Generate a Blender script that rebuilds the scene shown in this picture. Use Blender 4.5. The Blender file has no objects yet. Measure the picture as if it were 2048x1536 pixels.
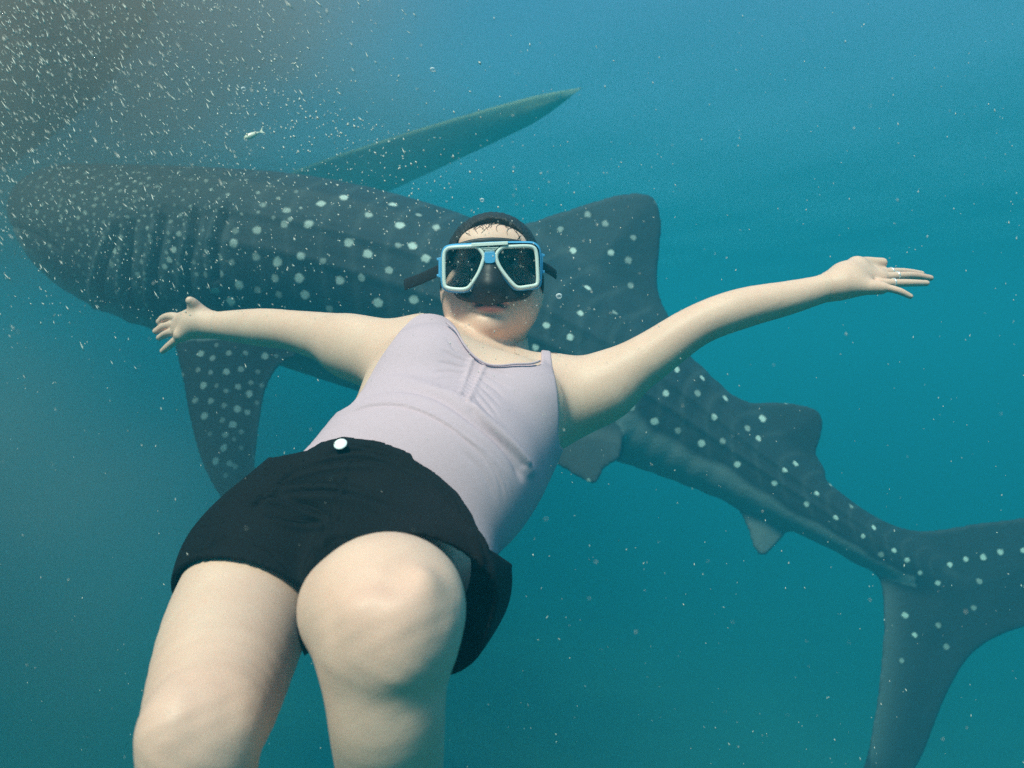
import bpy, math, random
import numpy as np
from mathutils import Vector, Matrix

random.seed(7)
rng = np.random.default_rng(11)
scene = bpy.context.scene
col = scene.collection

# ------------------------------------------------------------------ camera
F = 1462.0                                   # focal length in pixels of the 2048 wide frame
cam_data = bpy.data.cameras.new('camera')
cam = bpy.data.objects.new('camera', cam_data)
col.objects.link(cam)
cam.location = (0, 0, 0)
cam.rotation_euler = (math.radians(90), 0, 0)
cam_data.sensor_width = 36.0
cam_data.lens = 36.0 * F / 2048.0
cam_data.clip_start = 0.02
cam_data.clip_end = 500
cam_data.dof.use_dof = True
cam_data.dof.focus_distance = 1.12
cam_data.dof.aperture_fstop = 6.3
scene.camera = cam

# ------------------------------------------------------------------ sky and sun
SUN = Vector((-0.25, -0.54, 0.80)).normalized()
world = bpy.data.worlds.new('World')
scene.world = world
world.use_nodes = True
wn = world.node_tree.nodes
wl = world.node_tree.links
sky = wn.new('ShaderNodeTexSky')
sky.sky_type = 'NISHITA'
sky.sun_disc = False
sky.sun_elevation = math.asin(SUN.z)
sky.sun_rotation = math.atan2(SUN.x, SUN.y)
bg = wn['Background']
bg.inputs['Strength'].default_value = 0.15
wl.new(sky.outputs[0], bg.inputs['Color'])

sun_data = bpy.data.lights.new('sun', 'SUN')
sun_data.energy = 5.0
sun_data.angle = math.radians(12)      # sunlight spread by the rippled surface above
sun_data.color = (1.0, 0.77, 0.66)
sun = bpy.data.objects.new('sun', sun_data)
col.objects.link(sun)
sun.rotation_euler = SUN.to_track_quat('Z', 'Y').to_euler()

scene.view_settings.view_transform = 'Standard'
scene.view_settings.look = 'None'
scene.view_settings.exposure = 0.82
scene.view_settings.gamma = 1.0
scene.view_settings.use_curve_mapping = False
scene.render.engine = 'CYCLES'
scene.cycles.use_denoising = False
scene.cycles.max_bounces = 8
scene.cycles.volume_bounces = 3
scene.cycles.transparent_max_bounces = 12
scene.cycles.caustics_reflective = False
scene.cycles.caustics_refractive = False
scene.cycles.sample_clamp_indirect = 4.0

WATER_Z = 2.2


# ------------------------------------------------------------------ small helpers
def P(px, py, d):
    """the point d metres away that stands at pixel px, py of the photograph"""
    return np.array([(px - 1024.0) / F * d, d, -(py - 768.0) / F * d])


def proj(v):
    return np.stack([1024.0 + F * v[:, 0] / v[:, 1], 768.0 - F * v[:, 2] / v[:, 1]], 1)


def sstep(a, b, x):
    t = np.clip((x - a) / (b - a), 0, 1)
    return t * t * (3 - 2 * t)


def mesh_obj(name, verts, faces, material=None, parent=None, smooth=True):
    me = bpy.data.meshes.new(name)
    verts = np.asarray(verts, dtype=np.float32)
    if isinstance(faces, np.ndarray):
        n, k = faces.shape
        me.vertices.add(len(verts))
        me.vertices.foreach_set('co', verts.ravel())
        me.loops.add(n * k)
        me.loops.foreach_set('vertex_index', faces.astype(np.int32).ravel())
        me.polygons.add(n)
        me.polygons.foreach_set('loop_start', np.arange(0, n * k, k, dtype=np.int32))
        me.polygons.foreach_set('loop_total', np.full(n, k, dtype=np.int32))
        me.update(calc_edges=True)
        me.validate()
    else:
        me.from_pydata([tuple(v) for v in verts], [], faces)
        me.update()
    if smooth:
        me.polygons.foreach_set('use_smooth', np.ones(len(me.polygons), dtype=bool))
    o = bpy.data.objects.new(name, me)
    col.objects.link(o)
    if material:
        me.materials.append(material)
    if parent:
        o.parent = parent
    return o


def tag(o, label=None, cat=None, group=None, kind=None):
    if label: o['label'] = label
    if cat: o['category'] = cat
    if group: o['group'] = group
    if kind: o['kind'] = kind
    return o


def attr(o, name, values):
    a = o.data.attributes.new(name, 'FLOAT', 'POINT')
    a.data.foreach_set('value', np.asarray(values, dtype=np.float32))


# ------------------------------------------------------------------ materials
def mat(name, color, rough=0.6, spec=0.3, noise=0.0, nscale=20.0, bump=0.0, bscale=80.0, metallic=0.0, sss=0.0):
    m = bpy.data.materials.new(name)
    m.use_nodes = True
    nt = m.node_tree
    b = nt.nodes['Principled BSDF']
    b.inputs['Roughness'].default_value = rough
    b.inputs['Specular IOR Level'].default_value = spec
    b.inputs['Metallic'].default_value = metallic
    if sss:
        b.inputs['Subsurface Weight'].default_value = sss
        b.inputs['Subsurface Radius'].default_value = (1.0, 0.35, 0.2)
        b.inputs['Subsurface Scale'].default_value = 0.006
    tc = nt.nodes.new('ShaderNodeTexCoord')
    n = nt.nodes.new('ShaderNodeTexNoise')
    n.inputs['Scale'].default_value = nscale
    n.inputs['Detail'].default_value = 6
    nt.links.new(tc.outputs['Object'], n.inputs['Vector'])
    mix = nt.nodes.new('ShaderNodeMix')
    mix.data_type = 'RGBA'
    mix.name = 'base_mix'
    mix.inputs[6].default_value = tuple(c * (1 - noise) for c in color) + (1,)
    mix.inputs[7].default_value = tuple(min(1, c * (1 + noise)) for c in color) + (1,)
    nt.links.new(n.outputs['Fac'], mix.inputs[0])
    nt.links.new(mix.outputs[2], b.inputs['Base Color'])
    if bump:
        n2 = nt.nodes.new('ShaderNodeTexNoise')
        n2.inputs['Scale'].default_value = bscale
        n2.inputs['Detail'].default_value = 4
        nt.links.new(tc.outputs['Object'], n2.inputs['Vector'])
        bp = nt.nodes.new('ShaderNodeBump')
        bp.inputs['Strength'].default_value = bump
        bp.inputs['Distance'].default_value = 0.01
        nt.links.new(n2.outputs['Fac'], bp.inputs['Height'])
        nt.links.new(bp.outputs[0], b.inputs['Normal'])
    return m


def overlay(m, attribute, color, strength=1.0):
    """lay a second colour over a material where a mesh attribute says so"""
    nt = m.node_tree
    b = nt.nodes['Principled BSDF']
    src = b.inputs['Base Color'].links[0].from_socket
    a = nt.nodes.new('ShaderNodeAttribute')
    a.attribute_name = attribute
    mul = nt.nodes.new('ShaderNodeMath')
    mul.operation = 'MULTIPLY'
    mul.inputs[1].default_value = strength
    nt.links.new(a.outputs['Fac'], mul.inputs[0])
    mx = nt.nodes.new('ShaderNodeMix')
    mx.data_type = 'RGBA'
    mx.inputs[7].default_value = tuple(color) + (1,)
    nt.links.new(mul.outputs[0], mx.inputs[0])
    nt.links.new(src, mx.inputs[6])
    nt.links.new(mx.outputs[2], b.inputs['Base Color'])


def spot_overlay(m, color):
    """round pale marks with slightly ragged rims, from the distance-to-mark attribute"""
    nt = m.node_tree
    b = nt.nodes['Principled BSDF']
    src = b.inputs['Base Color'].links[0].from_socket
    a = nt.nodes.new('ShaderNodeAttribute'); a.attribute_name = 'spot'
    st = nt.nodes.new('ShaderNodeAttribute'); st.attribute_name = 'spot_strength'
    tc = nt.nodes.new('ShaderNodeTexCoord')
    n = nt.nodes.new('ShaderNodeTexNoise')
    n.inputs['Scale'].default_value = 55
    n.inputs['Detail'].default_value = 3
    nt.links.new(tc.outputs['Object'], n.inputs['Vector'])
    ad = nt.nodes.new('ShaderNodeMath'); ad.operation = 'MULTIPLY_ADD'
    ad.inputs[1].default_value = 0.9; ad.inputs[2].default_value = -0.45
    nt.links.new(n.outputs['Fac'], ad.inputs[0])
    sm = nt.nodes.new('ShaderNodeMath'); sm.operation = 'ADD'
    nt.links.new(a.outputs['Fac'], sm.inputs[0]); nt.links.new(ad.outputs[0], sm.inputs[1])
    mr = nt.nodes.new('ShaderNodeMapRange'); mr.interpolation_type = 'SMOOTHSTEP'
    mr.inputs['From Min'].default_value = 1.12; mr.inputs['From Max'].default_value = 0.62
    nt.links.new(sm.outputs[0], mr.inputs['Value'])
    mu = nt.nodes.new('ShaderNodeMath'); mu.operation = 'MULTIPLY'
    nt.links.new(mr.outputs[0], mu.inputs[0]); nt.links.new(st.outputs['Fac'], mu.inputs[1])
    mx = nt.nodes.new('ShaderNodeMix'); mx.data_type = 'RGBA'
    mx.inputs[7].default_value = tuple(color) + (1,)
    nt.links.new(mu.outputs[0], mx.inputs[0]); nt.links.new(src, mx.inputs[6])
    nt.links.new(mx.outputs[2], b.inputs['Base Color'])


M_skin = mat('skin', (0.76, 0.49, 0.375), 0.5, 0.3, 0.09, 22, 0.05, 420, sss=0.12)
nt_ = M_skin.node_tree
src_ = nt_.nodes['Principled BSDF'].inputs['Base Color'].links[0].from_socket
tc_ = nt_.nodes.new('ShaderNodeTexCoord')
n_ = nt_.nodes.new('ShaderNodeTexNoise'); n_.inputs['Scale'].default_value = 14; n_.inputs['Detail'].default_value = 8; n_.inputs['Roughness'].default_value = .7
nt_.links.new(tc_.outputs['Object'], n_.inputs['Vector'])
mr_ = nt_.nodes.new('ShaderNodeMapRange'); mr_.inputs['From Min'].default_value = .42; mr_.inputs['From Max'].default_value = .72; mr_.inputs['To Max'].default_value = .38
nt_.links.new(n_.outputs['Fac'], mr_.inputs['Value'])
mx_ = nt_.nodes.new('ShaderNodeMix'); mx_.data_type = 'RGBA'; mx_.inputs[7].default_value = (0.70, 0.37, 0.27, 1)
nt_.links.new(mr_.outputs[0], mx_.inputs[0]); nt_.links.new(src_, mx_.inputs[6])
nt_.links.new(mx_.outputs[2], nt_.nodes['Principled BSDF'].inputs['Base Color'])
overlay(M_skin, 'blush', (0.66, 0.36, 0.29), 0.6)
overlay(M_skin, 'lips', (0.50, 0.17, 0.17), 0.8)
M_hair = mat('hair', (0.025, 0.018, 0.014), 0.45, 0.4, 0.3, 60, 0.5, 300)
M_top = mat('lilac_fabric', (0.56, 0.40, 0.45), 0.8, 0.15, 0.03, 200, 0.06, 900)
M_shorts = mat('black_fabric', (0.006, 0.0055, 0.006), 0.8, 0.15, 0.3, 30, 0.25, 900)
M_button = mat('button_metal', (0.9, 0.9, 0.88), 0.35, 0.6, 0.02, 50)
M_ring = mat('ring_metal', (0.85, 0.85, 0.82), 0.25, 0.6, 0.02, 50, metallic=0.6)
M_cream = mat('cream_plastic', (0.66, 0.72, 0.66), 0.4, 0.4, 0.04, 60)
M_blue = mat('blue_plastic', (0.08, 0.34, 0.60), 0.4, 0.4, 0.06, 60)
M_rubber = mat('black_silicone', (0.014, 0.014, 0.017), 0.5, 0.35, 0.2, 40, 0.05, 200)
M_strap = mat('black_rubber', (0.016, 0.013, 0.014), 0.6, 0.3, 0.2, 60, 0.1, 300)
M_eye = mat('eye_white', (0.7, 0.68, 0.65), 0.2, 0.5)
M_iris = mat('iris', (0.03, 0.02, 0.015), 0.2, 0.5)
M_shark = mat('shark_skin', (0.030, 0.035, 0.041), 0.65, 0.25, 0.35, 7, 0.25, 30)
overlay(M_shark, 'belly', (0.34, 0.36, 0.36), 1.0)
overlay(M_shark, 'faint', (0.15, 0.17, 0.17), 1.0)
spot_overlay(M_shark, (0.62, 0.66, 0.60))
overlay(M_shark, 'slit', (0.003, 0.004, 0.005), 1.0)
M_hull = mat('hull_paint', (0.20, 0.155, 0.105), 0.7, 0.2, 0.5, 6, 0.3, 40)
M_hull2 = mat('weathered_green_hull', (0.40, 0.38, 0.22), 0.7, 0.2, 0.4, 5, 0.3, 40)
M_bamboo = mat('bamboo', (0.14, 0.11, 0.06), 0.6, 0.2, 0.3, 9, 0.2, 50)
M_sand = mat('sand', (0.35, 0.31, 0.23), 0.9, 0.1, 0.3, 0.6, 0.3, 3)
M_fleck = mat('plankton', (0.66, 0.62, 0.54), 0.35, 0.6, 0.15, 2)
M_fish = mat('fish_silver', (0.75, 0.72, 0.58), 0.3, 0.6, 0.15, 90)


def lens_material():
    m = bpy.data.materials.new('tempered_glass')
    m.use_nodes = True
    nt = m.node_tree
    nt.nodes.remove(nt.nodes['Principled BSDF'])
    out = nt.nodes['Material Output']
    tr = nt.nodes.new('ShaderNodeBsdfTransparent')
    tr.inputs[0].default_value = (0.75, 0.78, 0.79, 1)
    gl = nt.nodes.new('ShaderNodeBsdfGlossy')
    gl.inputs['Roughness'].default_value = 0.08
    fr = nt.nodes.new('ShaderNodeFresnel')
    fr.inputs['IOR'].default_value = 1.35
    mx = nt.nodes.new('ShaderNodeMixShader')
    nt.links.new(fr.outputs[0], mx.inputs[0])
    nt.links.new(tr.outputs[0], mx.inputs[1])
    nt.links.new(gl.outputs[0], mx.inputs[2])
    nt.links.new(mx.outputs[0], out.inputs['Surface'])
    return m


def bubble_material():
    m = bpy.data.materials.new('air_in_water')
    m.use_nodes = True
    nt = m.node_tree
    nt.nodes.remove(nt.nodes['Principled BSDF'])
    out = nt.nodes['Material Output']
    tr = nt.nodes.new('ShaderNodeBsdfTransparent')
    gl = nt.nodes.new('ShaderNodeBsdfPrincipled')
    gl.inputs['Base Color'].default_value = (0.9, 0.92, 0.92, 1)
    gl.inputs['Roughness'].default_value = 0.25
    lw = nt.nodes.new('ShaderNodeLayerWeight')
    lw.inputs['Blend'].default_value = 0.6
    mx = nt.nodes.new('ShaderNodeMixShader')
    nt.links.new(lw.outputs['Facing'], mx.inputs[0])
    nt.links.new(tr.outputs[0], mx.inputs[1])
    nt.links.new(gl.outputs[0], mx.inputs[2])
    nt.links.new(mx.outputs[0], out.inputs['Surface'])
    return m


def surface_material():
    """sea surface from below: clear looking steeply up, a mirror at grazing angles (total reflection)"""
    m = bpy.data.materials.new('sea_surface')
    m.use_nodes = True
    nt = m.node_tree
    nt.nodes.remove(nt.nodes['Principled BSDF'])
    out = nt.nodes['Material Output']
    tr = nt.nodes.new('ShaderNodeBsdfTransparent')
    gl = nt.nodes.new('ShaderNodeBsdfGlossy')
    gl.inputs['Roughness'].default_value = 0.32
    tc = nt.nodes.new('ShaderNodeTexCoord')
    n = nt.nodes.new('ShaderNodeTexNoise')
    n.inputs['Scale'].default_value = 2.2
    n.inputs['Detail'].default_value = 3
    nt.links.new(tc.outputs['Object'], n.inputs['Vector'])
    bp = nt.nodes.new('ShaderNodeBump')
    bp.inputs['Strength'].default_value = 0.3
    bp.inputs['Distance'].default_value = 0.08
    nt.links.new(n.outputs['Fac'], bp.inputs['Height'])
    nt.links.new(bp.outputs[0], gl.inputs['Normal'])
    lw = nt.nodes.new('ShaderNodeLayerWeight')
    lw.inputs['Blend'].default_value = 0.5
    mr = nt.nodes.new('ShaderNodeMapRange')
    mr.inputs['From Min'].default_value = 0.30
    mr.inputs['From Max'].default_value = 0.85
    nt.links.new(lw.outputs['Facing'], mr.inputs['Value'])
    mx = nt.nodes.new('ShaderNodeMixShader')
    nt.links.new(mr.outputs[0], mx.inputs[0])
    nt.links.new(tr.outputs[0], mx.inputs[1])
    nt.links.new(gl.outputs[0], mx.inputs[2])
    nt.links.new(mx.outputs[0], out.inputs['Surface'])
    return m


def water_volume(scatter, absorb, density=0.6, g=0.0):
    m = bpy.data.materials.new('sea_water')
    m.use_nodes = True
    nt = m.node_tree
    nt.nodes.remove(nt.nodes['Principled BSDF'])
    out = nt.nodes['Material Output']
    v = nt.nodes.new('ShaderNodeVolumePrincipled')
    v.inputs['Density'].default_value = density
    v.inputs['Anisotropy'].default_value = g
    c = [s / density for s in scatter]
    v.inputs['Color'].default_value = (*c, 1)
    ab = [max(0.0, 1 - a / ((1 - k) * density)) ** 2 for a, k in zip(absorb, c)]
    v.inputs['Absorption Color'].default_value = (*ab, 1)
    nt.links.new(v.outputs[0], out.inputs['Volume'])
    return m


# ------------------------------------------------------------------ the setting: water, surface, sea floor
def box(name, lo, hi, material):
    x0, y0, z0 = lo
    x1, y1, z1 = hi
    v = [(x0, y0, z0), (x1, y0, z0), (x1, y1, z0), (x0, y1, z0), (x0, y0, z1), (x1, y0, z1), (x1, y1, z1), (x0, y1, z1)]
    f = [(0, 3, 2, 1), (4, 5, 6, 7), (0, 1, 5, 4), (1, 2, 6, 5), (2, 3, 7, 6), (3, 0, 4, 7)]
    return mesh_obj(name, v, f, material, smooth=False)


SEA = water_volume((0.003, 0.043, 0.060), (0.200, 0.080, 0.074))
hz = box('haze', (-45, -25, -7.4), (45, 65, WATER_Z + 0.75), SEA)
tag(hz, 'murky blue green sea water filling the whole view', 'water', kind='stuff')


def grid_sheet(name, half, n, zfun, material, cy=18):
    u = np.linspace(-1, 1, n)
    u = np.sign(u) * np.abs(u) ** 1.8 * half
    X, Y = np.meshgrid(u, u, indexing='ij')
    Z = zfun(X, Y + cy)
    v = np.stack([X, Y + cy, Z], -1).reshape(-1, 3)
    i = np.arange(n - 1)
    I, J = np.meshgrid(i, i, indexing='ij')
    a = (I * n + J).ravel()
    f = np.stack([a, a + n, a + n + 1, a + 1], 1)
    return mesh_obj(name, v, f, material)


def waves(X, Y):
    z = 0.010 * np.sin(X * 1.9 + Y * 0.8) + 0.007 * np.sin(-X * 1.1 + Y * 2.7 + 1) + 0.004 * np.sin(X * 4.3 + Y * 3.1)
    return WATER_Z + 0.05 + z


sw = grid_sheet('water_surface', 42, 221, waves, surface_material())
tag(sw, 'rippled sea surface seen from below', 'water surface', kind='structure')
sf = grid_sheet('sea_floor', 42, 121, lambda X, Y: -6.2 + 0.2 * np.sin(X * .5) * np.cos(Y * .4), M_sand)
tag(sf, 'sandy sea floor deep below the swimmer', 'sea floor', kind='structure')


# ------------------------------------------------------------------ signed distance modelling
class Prim:
    def __init__(self, kind, k, **a):
        self.kind, self.k, self.a = kind, k, a
        if kind == 'cone':
            r = max(a['ra'], a['rb'])
            self.lo = np.minimum(a['A'], a['B']) - r
            self.hi = np.maximum(a['A'], a['B']) + r
        elif kind == 'ell':
            e = np.sqrt((a['R'].T ** 2) @ (a['r'] ** 2))
            self.lo, self.hi = a['c'] - e, a['c'] + e
        else:
            self.lo, self.hi = a['lo'], a['hi']
        self.sub = a.get('sub', False)

    def dist(self, x, y, z):
        a = self.a
        if self.kind == 'cone':
            A, B = a['A'], a['B']
            ab = B - A
            L = ab @ ab + 1e-12
            px, py, pz = x - A[0], y - A[1], z - A[2]
            t = np.clip((px * ab[0] + py * ab[1] + pz * ab[2]) / L, 0, 1)
            d = np.sqrt((px - t * ab[0]) ** 2 + (py - t * ab[1]) ** 2 + (pz - t * ab[2]) ** 2)
            return d - (a['ra'] + (a['rb'] - a['ra']) * t)
        if self.kind == 'ell':
            R, r, c = a['R'], a['r'], a['c']
            px, py, pz = x - c[0], y - c[1], z - c[2]
            q = [R[i, 0] * px + R[i, 1] * py + R[i, 2] * pz for i in range(3)]
            k0 = np.sqrt(sum((q[i] / r[i]) ** 2 for i in range(3)))
            k1 = np.sqrt(sum((q[i] / r[i] ** 2) ** 2 for i in range(3))) + 1e-9
            return k0 * (k0 - 1) / k1
        return a['fn'](x, y, z)


I3 = np.eye(3)


def cone(A, B, ra, rb, k=0.02, **kw):
    return Prim('cone', k, A=np.asarray(A, float), B=np.asarray(B, float), ra=ra, rb=rb, **kw)


def ell(c, r, R=I3, k=0.02, **kw):
    return Prim('ell', k, c=np.asarray(c, float), r=np.asarray(r, float), R=np.asarray(R, float), **kw)


FAT = 1.0


def pcone(a, b, k=0.02, **kw):
    """round cone between two (px, py, distance, radius in px)"""
    return cone(P(*a[:3]), P(*b[:3]), a[3] * a[2] / F, b[3] * b[2] / F, k, **kw)


def chain(nodes, k=0.02, n=4):
    """one limb: a smooth curve through (px, py, distance, radius px), swept with its radius"""
    q = smooth_line(np.array(nodes, float), n) if len(nodes) > 2 else np.array(nodes, float)
    C = np.array([P(*a[:3]) for a in q])
    r = np.maximum(q[:, 3] * q[:, 2] / F, .002)
    cs = [cone(C[i], C[i + 1], r[i], r[i + 1]) for i in range(len(C) - 1)]

    def fn(x, y, z):
        d = cs[0].dist(x, y, z)
        for c in cs[1:]:
            d = np.minimum(d, c.dist(x, y, z))
        return d
    return [Prim('fn', k, fn=fn, lo=np.min([c.lo for c in cs], 0), hi=np.max([c.hi for c in cs], 0))]


class Field:
    def __init__(self, lo, hi, h):
        self.lo, self.h = np.asarray(lo, float), h
        self.n = np.ceil((np.asarray(hi) - self.lo) / h).astype(int) + 1
        self.v = np.full(self.n, 0.5, dtype=np.float32)

    def axes(self, sl):
        return np.ogrid[sl[0], sl[1], sl[2]]

    def window(self, lo, hi):
        i0 = np.clip(np.floor((lo - self.lo) / self.h).astype(int), 0, self.n)
        i1 = np.clip(np.ceil((hi - self.lo) / self.h).astype(int) + 1, 0, self.n)
        if np.any(i1 - i0 < 1): return None
        return tuple(slice(a, b) for a, b in zip(i0, i1))

    def coords(self, sl):
        g = np.ogrid[sl]
        return [(g[i].astype(np.float32) * self.h + self.lo[i]) for i in range(3)]

    def add(self, prims, margin=0.04):
        for p in prims:
            m = margin + p.k
            sl = self.window(p.lo - m, p.hi + m)
            if sl is None: continue
            d = p.dist(*self.coords(sl))
            a = self.v[sl]
            if p.sub:
                d = -d
                hh = np.maximum(p.k - np.abs(a - d), 0) / max(p.k, 1e-6)
                self.v[sl] = np.maximum(a, d) + hh * hh * p.k * 0.25
            else:
                hh = np.maximum(p.k - np.abs(a - d), 0) / max(p.k, 1e-6)
                self.v[sl] = np.minimum(a, d) - hh * hh * p.k * 0.25
        return self

    def mesh(self):
        v = self.v
        S = (v < 0)
        c = S[:-1].astype(np.uint8) + S[1:]
        c = c[:, :-1] + c[:, 1:]
        c = c[:, :, :-1] + c[:, :, 1:]
        act = (c > 0) & (c < 8)
        del c
        I = np.argwhere(act)
        ids = np.full(act.shape, -1, dtype=np.int32)
        ids[act] = np.arange(len(I))
        acc = np.zeros((len(I), 3))
        cnt = np.zeros(len(I))
        corner = [(a, b, d) for a in (0, 1) for b in (0, 1) for d in (0, 1)]
        val = {q: v[I[:, 0] + q[0], I[:, 1] + q[1], I[:, 2] + q[2]] for q in corner}
        for q in corner:
            for ax in range(3):
                if q[ax] == 0:
                    w = list(q); w[ax] = 1; w = tuple(w)
                    f0, f1 = val[q], val[w]
                    m = (f0 < 0) != (f1 < 0)
                    t = f0[m] / (f0[m] - f1[m])
                    p = np.tile(np.array(q, float), (m.sum(), 1))
                    p[:, ax] = t
                    acc[m] += p
                    cnt[m] += 1
        V = (I + acc / cnt[:, None]) * self.h + self.lo
        faces = []
        for ax in range(3):
            b, d = [(1, 2), (2, 0), (0, 1)][ax]
            s0 = [slice(None)] * 3; s1 = [slice(None)] * 3
            s0[ax] = slice(0, -1); s1[ax] = slice(1, None)
            for q in (b, d):
                s0[q] = slice(1, -1); s1[q] = slice(1, -1)
            A, B = S[tuple(s0)], S[tuple(s1)]
            for flip in (False, True):
                E = np.argwhere((A & ~B) if not flip else (~A & B))
                if not len(E): continue
                E[:, b] += 1; E[:, d] += 1
                def cell(ob, od):
                    e = E.copy(); e[:, b] -= ob; e[:, d] -= od
                    return ids[e[:, 0], e[:, 1], e[:, 2]]
                qd = np.stack([cell(1, 1), cell(0, 1), cell(0, 0), cell(1, 0)], 1)
                faces.append(qd[:, ::-1] if flip else qd)
        Fc = np.concatenate(faces)
        Fc = Fc[(Fc >= 0).all(1)]
        return V, Fc

    def sample(self, pts):
        g = (pts - self.lo) / self.h
        i = np.clip(np.floor(g).astype(int), 0, self.n - 2)
        t = np.clip(g - i, 0, 1)
        out = 0
        for a in (0, 1):
            for b in (0, 1):
                for c in (0, 1):
                    w = (t[:, 0] if a else 1 - t[:, 0]) * (t[:, 1] if b else 1 - t[:, 1]) * (t[:, 2] if c else 1 - t[:, 2])
                    out = out + w * self.v[i[:, 0] + a, i[:, 1] + b, i[:, 2] + c]
        return out


def keep(V, Fc, maskfun):
    m = maskfun(V[Fc].mean(1))
    Fc = Fc[m]
    used = np.unique(Fc)
    re = np.full(len(V), -1); re[used] = np.arange(len(used))
    return V[used], re[Fc]


def normals(V, Fc):
    n = np.cross(V[Fc[:, 2]] - V[Fc[:, 0]], V[Fc[:, 3]] - V[Fc[:, 1]])
    N = np.zeros_like(V)
    for k in range(4): np.add.at(N, Fc[:, k], n)
    return N / (np.linalg.norm(N, axis=1)[:, None] + 1e-12)


def relax(V, Fc, it=2, lam=0.5):
    V = V.copy()
    for _ in range(it):
        S = np.zeros_like(V); c = np.zeros(len(V))
        for k in range(4):
            a, b = Fc[:, k], Fc[:, (k + 1) % 4]
            np.add.at(S, a, V[b]); np.add.at(c, a, 1)
            np.add.at(S, b, V[a]); np.add.at(c, b, 1)
        V += lam * (S / np.maximum(c, 1)[:, None] - V)
    return V


def poly_sdf(X, Y, poly):
    poly = np.asarray(poly, float)
    d2 = np.full(np.broadcast(X, Y).shape, 1e12, dtype=np.float32)
    ins = np.zeros(d2.shape, dtype=bool)
    n = len(poly)
    for i in range(n):
        ax, ay = poly[i]; bx, by = poly[(i + 1) % n]
        ex, ey = bx - ax, by - ay
        wx, wy = X - ax, Y - ay
        t = np.clip((wx * ex + wy * ey) / (ex * ex + ey * ey + 1e-12), 0, 1)
        d2 = np.minimum(d2, (wx - t * ex) ** 2 + (wy - t * ey) ** 2)
        if ey != 0:
            ins ^= ((ay > Y) != (by > Y)) & (X < ex * (Y - ay) / ey + ax)
    d = np.sqrt(d2)
    return np.where(ins, -d, d)


def smooth_poly(pts, n=4):
    """closed Catmull-Rom through the points"""
    p = np.asarray(pts, float)
    out = []
    m = len(p)
    for i in range(m):
        a, b, c, d = p[i - 1], p[i], p[(i + 1) % m], p[(i + 2) % m]
        for s in range(n):
            t = s / n
            out.append(0.5 * ((2 * b) + (c - a) * t + (2 * a - 5 * b + 4 * c - d) * t * t + (3 * b - 3 * c + d - a) * t ** 3))
    return np.array(out)


def smooth_line(pts, n=6):
    p = np.asarray(pts, float)
    p = np.vstack([2 * p[0] - p[1], p, 2 * p[-1] - p[-2]])
    out = []
    for i in range(1, len(p) - 2):
        a, b, c, d = p[i - 1], p[i], p[i + 1], p[i + 2]
        for s in range(n):
            t = s / n
            out.append(0.5 * ((2 * b) + (c - a) * t + (2 * a - 5 * b + 4 * c - d) * t * t + (3 * b - 3 * c + d - a) * t ** 3))
    out.append(p[-2])
    return np.array(out)


def line_dist(q, line):
    """signed distance of points q (N,2) from an open polyline, and the share along it"""
    best = np.full(len(q), 1e9); sg = np.zeros(len(q)); tt = np.zeros(len(q))
    n = len(line) - 1
    for i in range(n):
        a, b = line[i], line[i + 1]
        e = b - a
        w = q - a
        t = np.clip((w @ e) / (e @ e + 1e-12), 0, 1)
        r = w - t[:, None] * e
        d = np.hypot(r[:, 0], r[:, 1])
        m = d < best
        best[m] = d[m]
        sg[m] = np.sign(e[0] * w[m, 1] - e[1] * w[m, 0])
        tt[m] = (i + t[m]) / n
    return best * sg, tt


def tube(pts, radii, seg=8, caps=True, flat=None):
    """verts and quads of a tube along pts; flat = (normal, ratio) squashes it into a band"""
    pts = np.asarray(pts, float)
    n = len(pts)
    if np.isscalar(radii): radii = [radii] * n
    V, Fc = [], []
    prev = None
    for i in range(n):
        t = pts[min(i + 1, n - 1)] - pts[max(i - 1, 0)]
        t /= np.linalg.norm(t) + 1e-12
        if flat is not None:
            u = np.asarray(flat[0], float)
        elif prev is None:
            u = np.array([0, 0, 1.0]) if abs(t[2]) < 0.9 else np.array([1.0, 0, 0])
        else:
            u = prev
        u = u - t * (u @ t); u /= np.linalg.norm(u) + 1e-12
        prev = u
        w = np.cross(t, u)
        for k in range(seg):
            a = 2 * math.pi * k / seg
            ru = radii[i] * (flat[1] if flat is not None else 1.0)
            V.append(pts[i] + u * math.cos(a) * ru + w * math.sin(a) * radii[i])
    for i in range(n - 1):
        for k in range(seg):
            a = i * seg + k; b = i * seg + (k + 1) % seg
            Fc.append((a, b, b + seg, a + seg))
    if caps:
        Fc.append(tuple(range(seg))[::-1])
        Fc.append(tuple((n - 1) * seg + k for k in range(seg)))
    return V, Fc


def merge(parts):
    V, Fc = [], []
    for v, f in parts:
        o = len(V)
        V += list(v)
        Fc += [tuple(i + o for i in q) for q in f]
    return V, Fc


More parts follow.
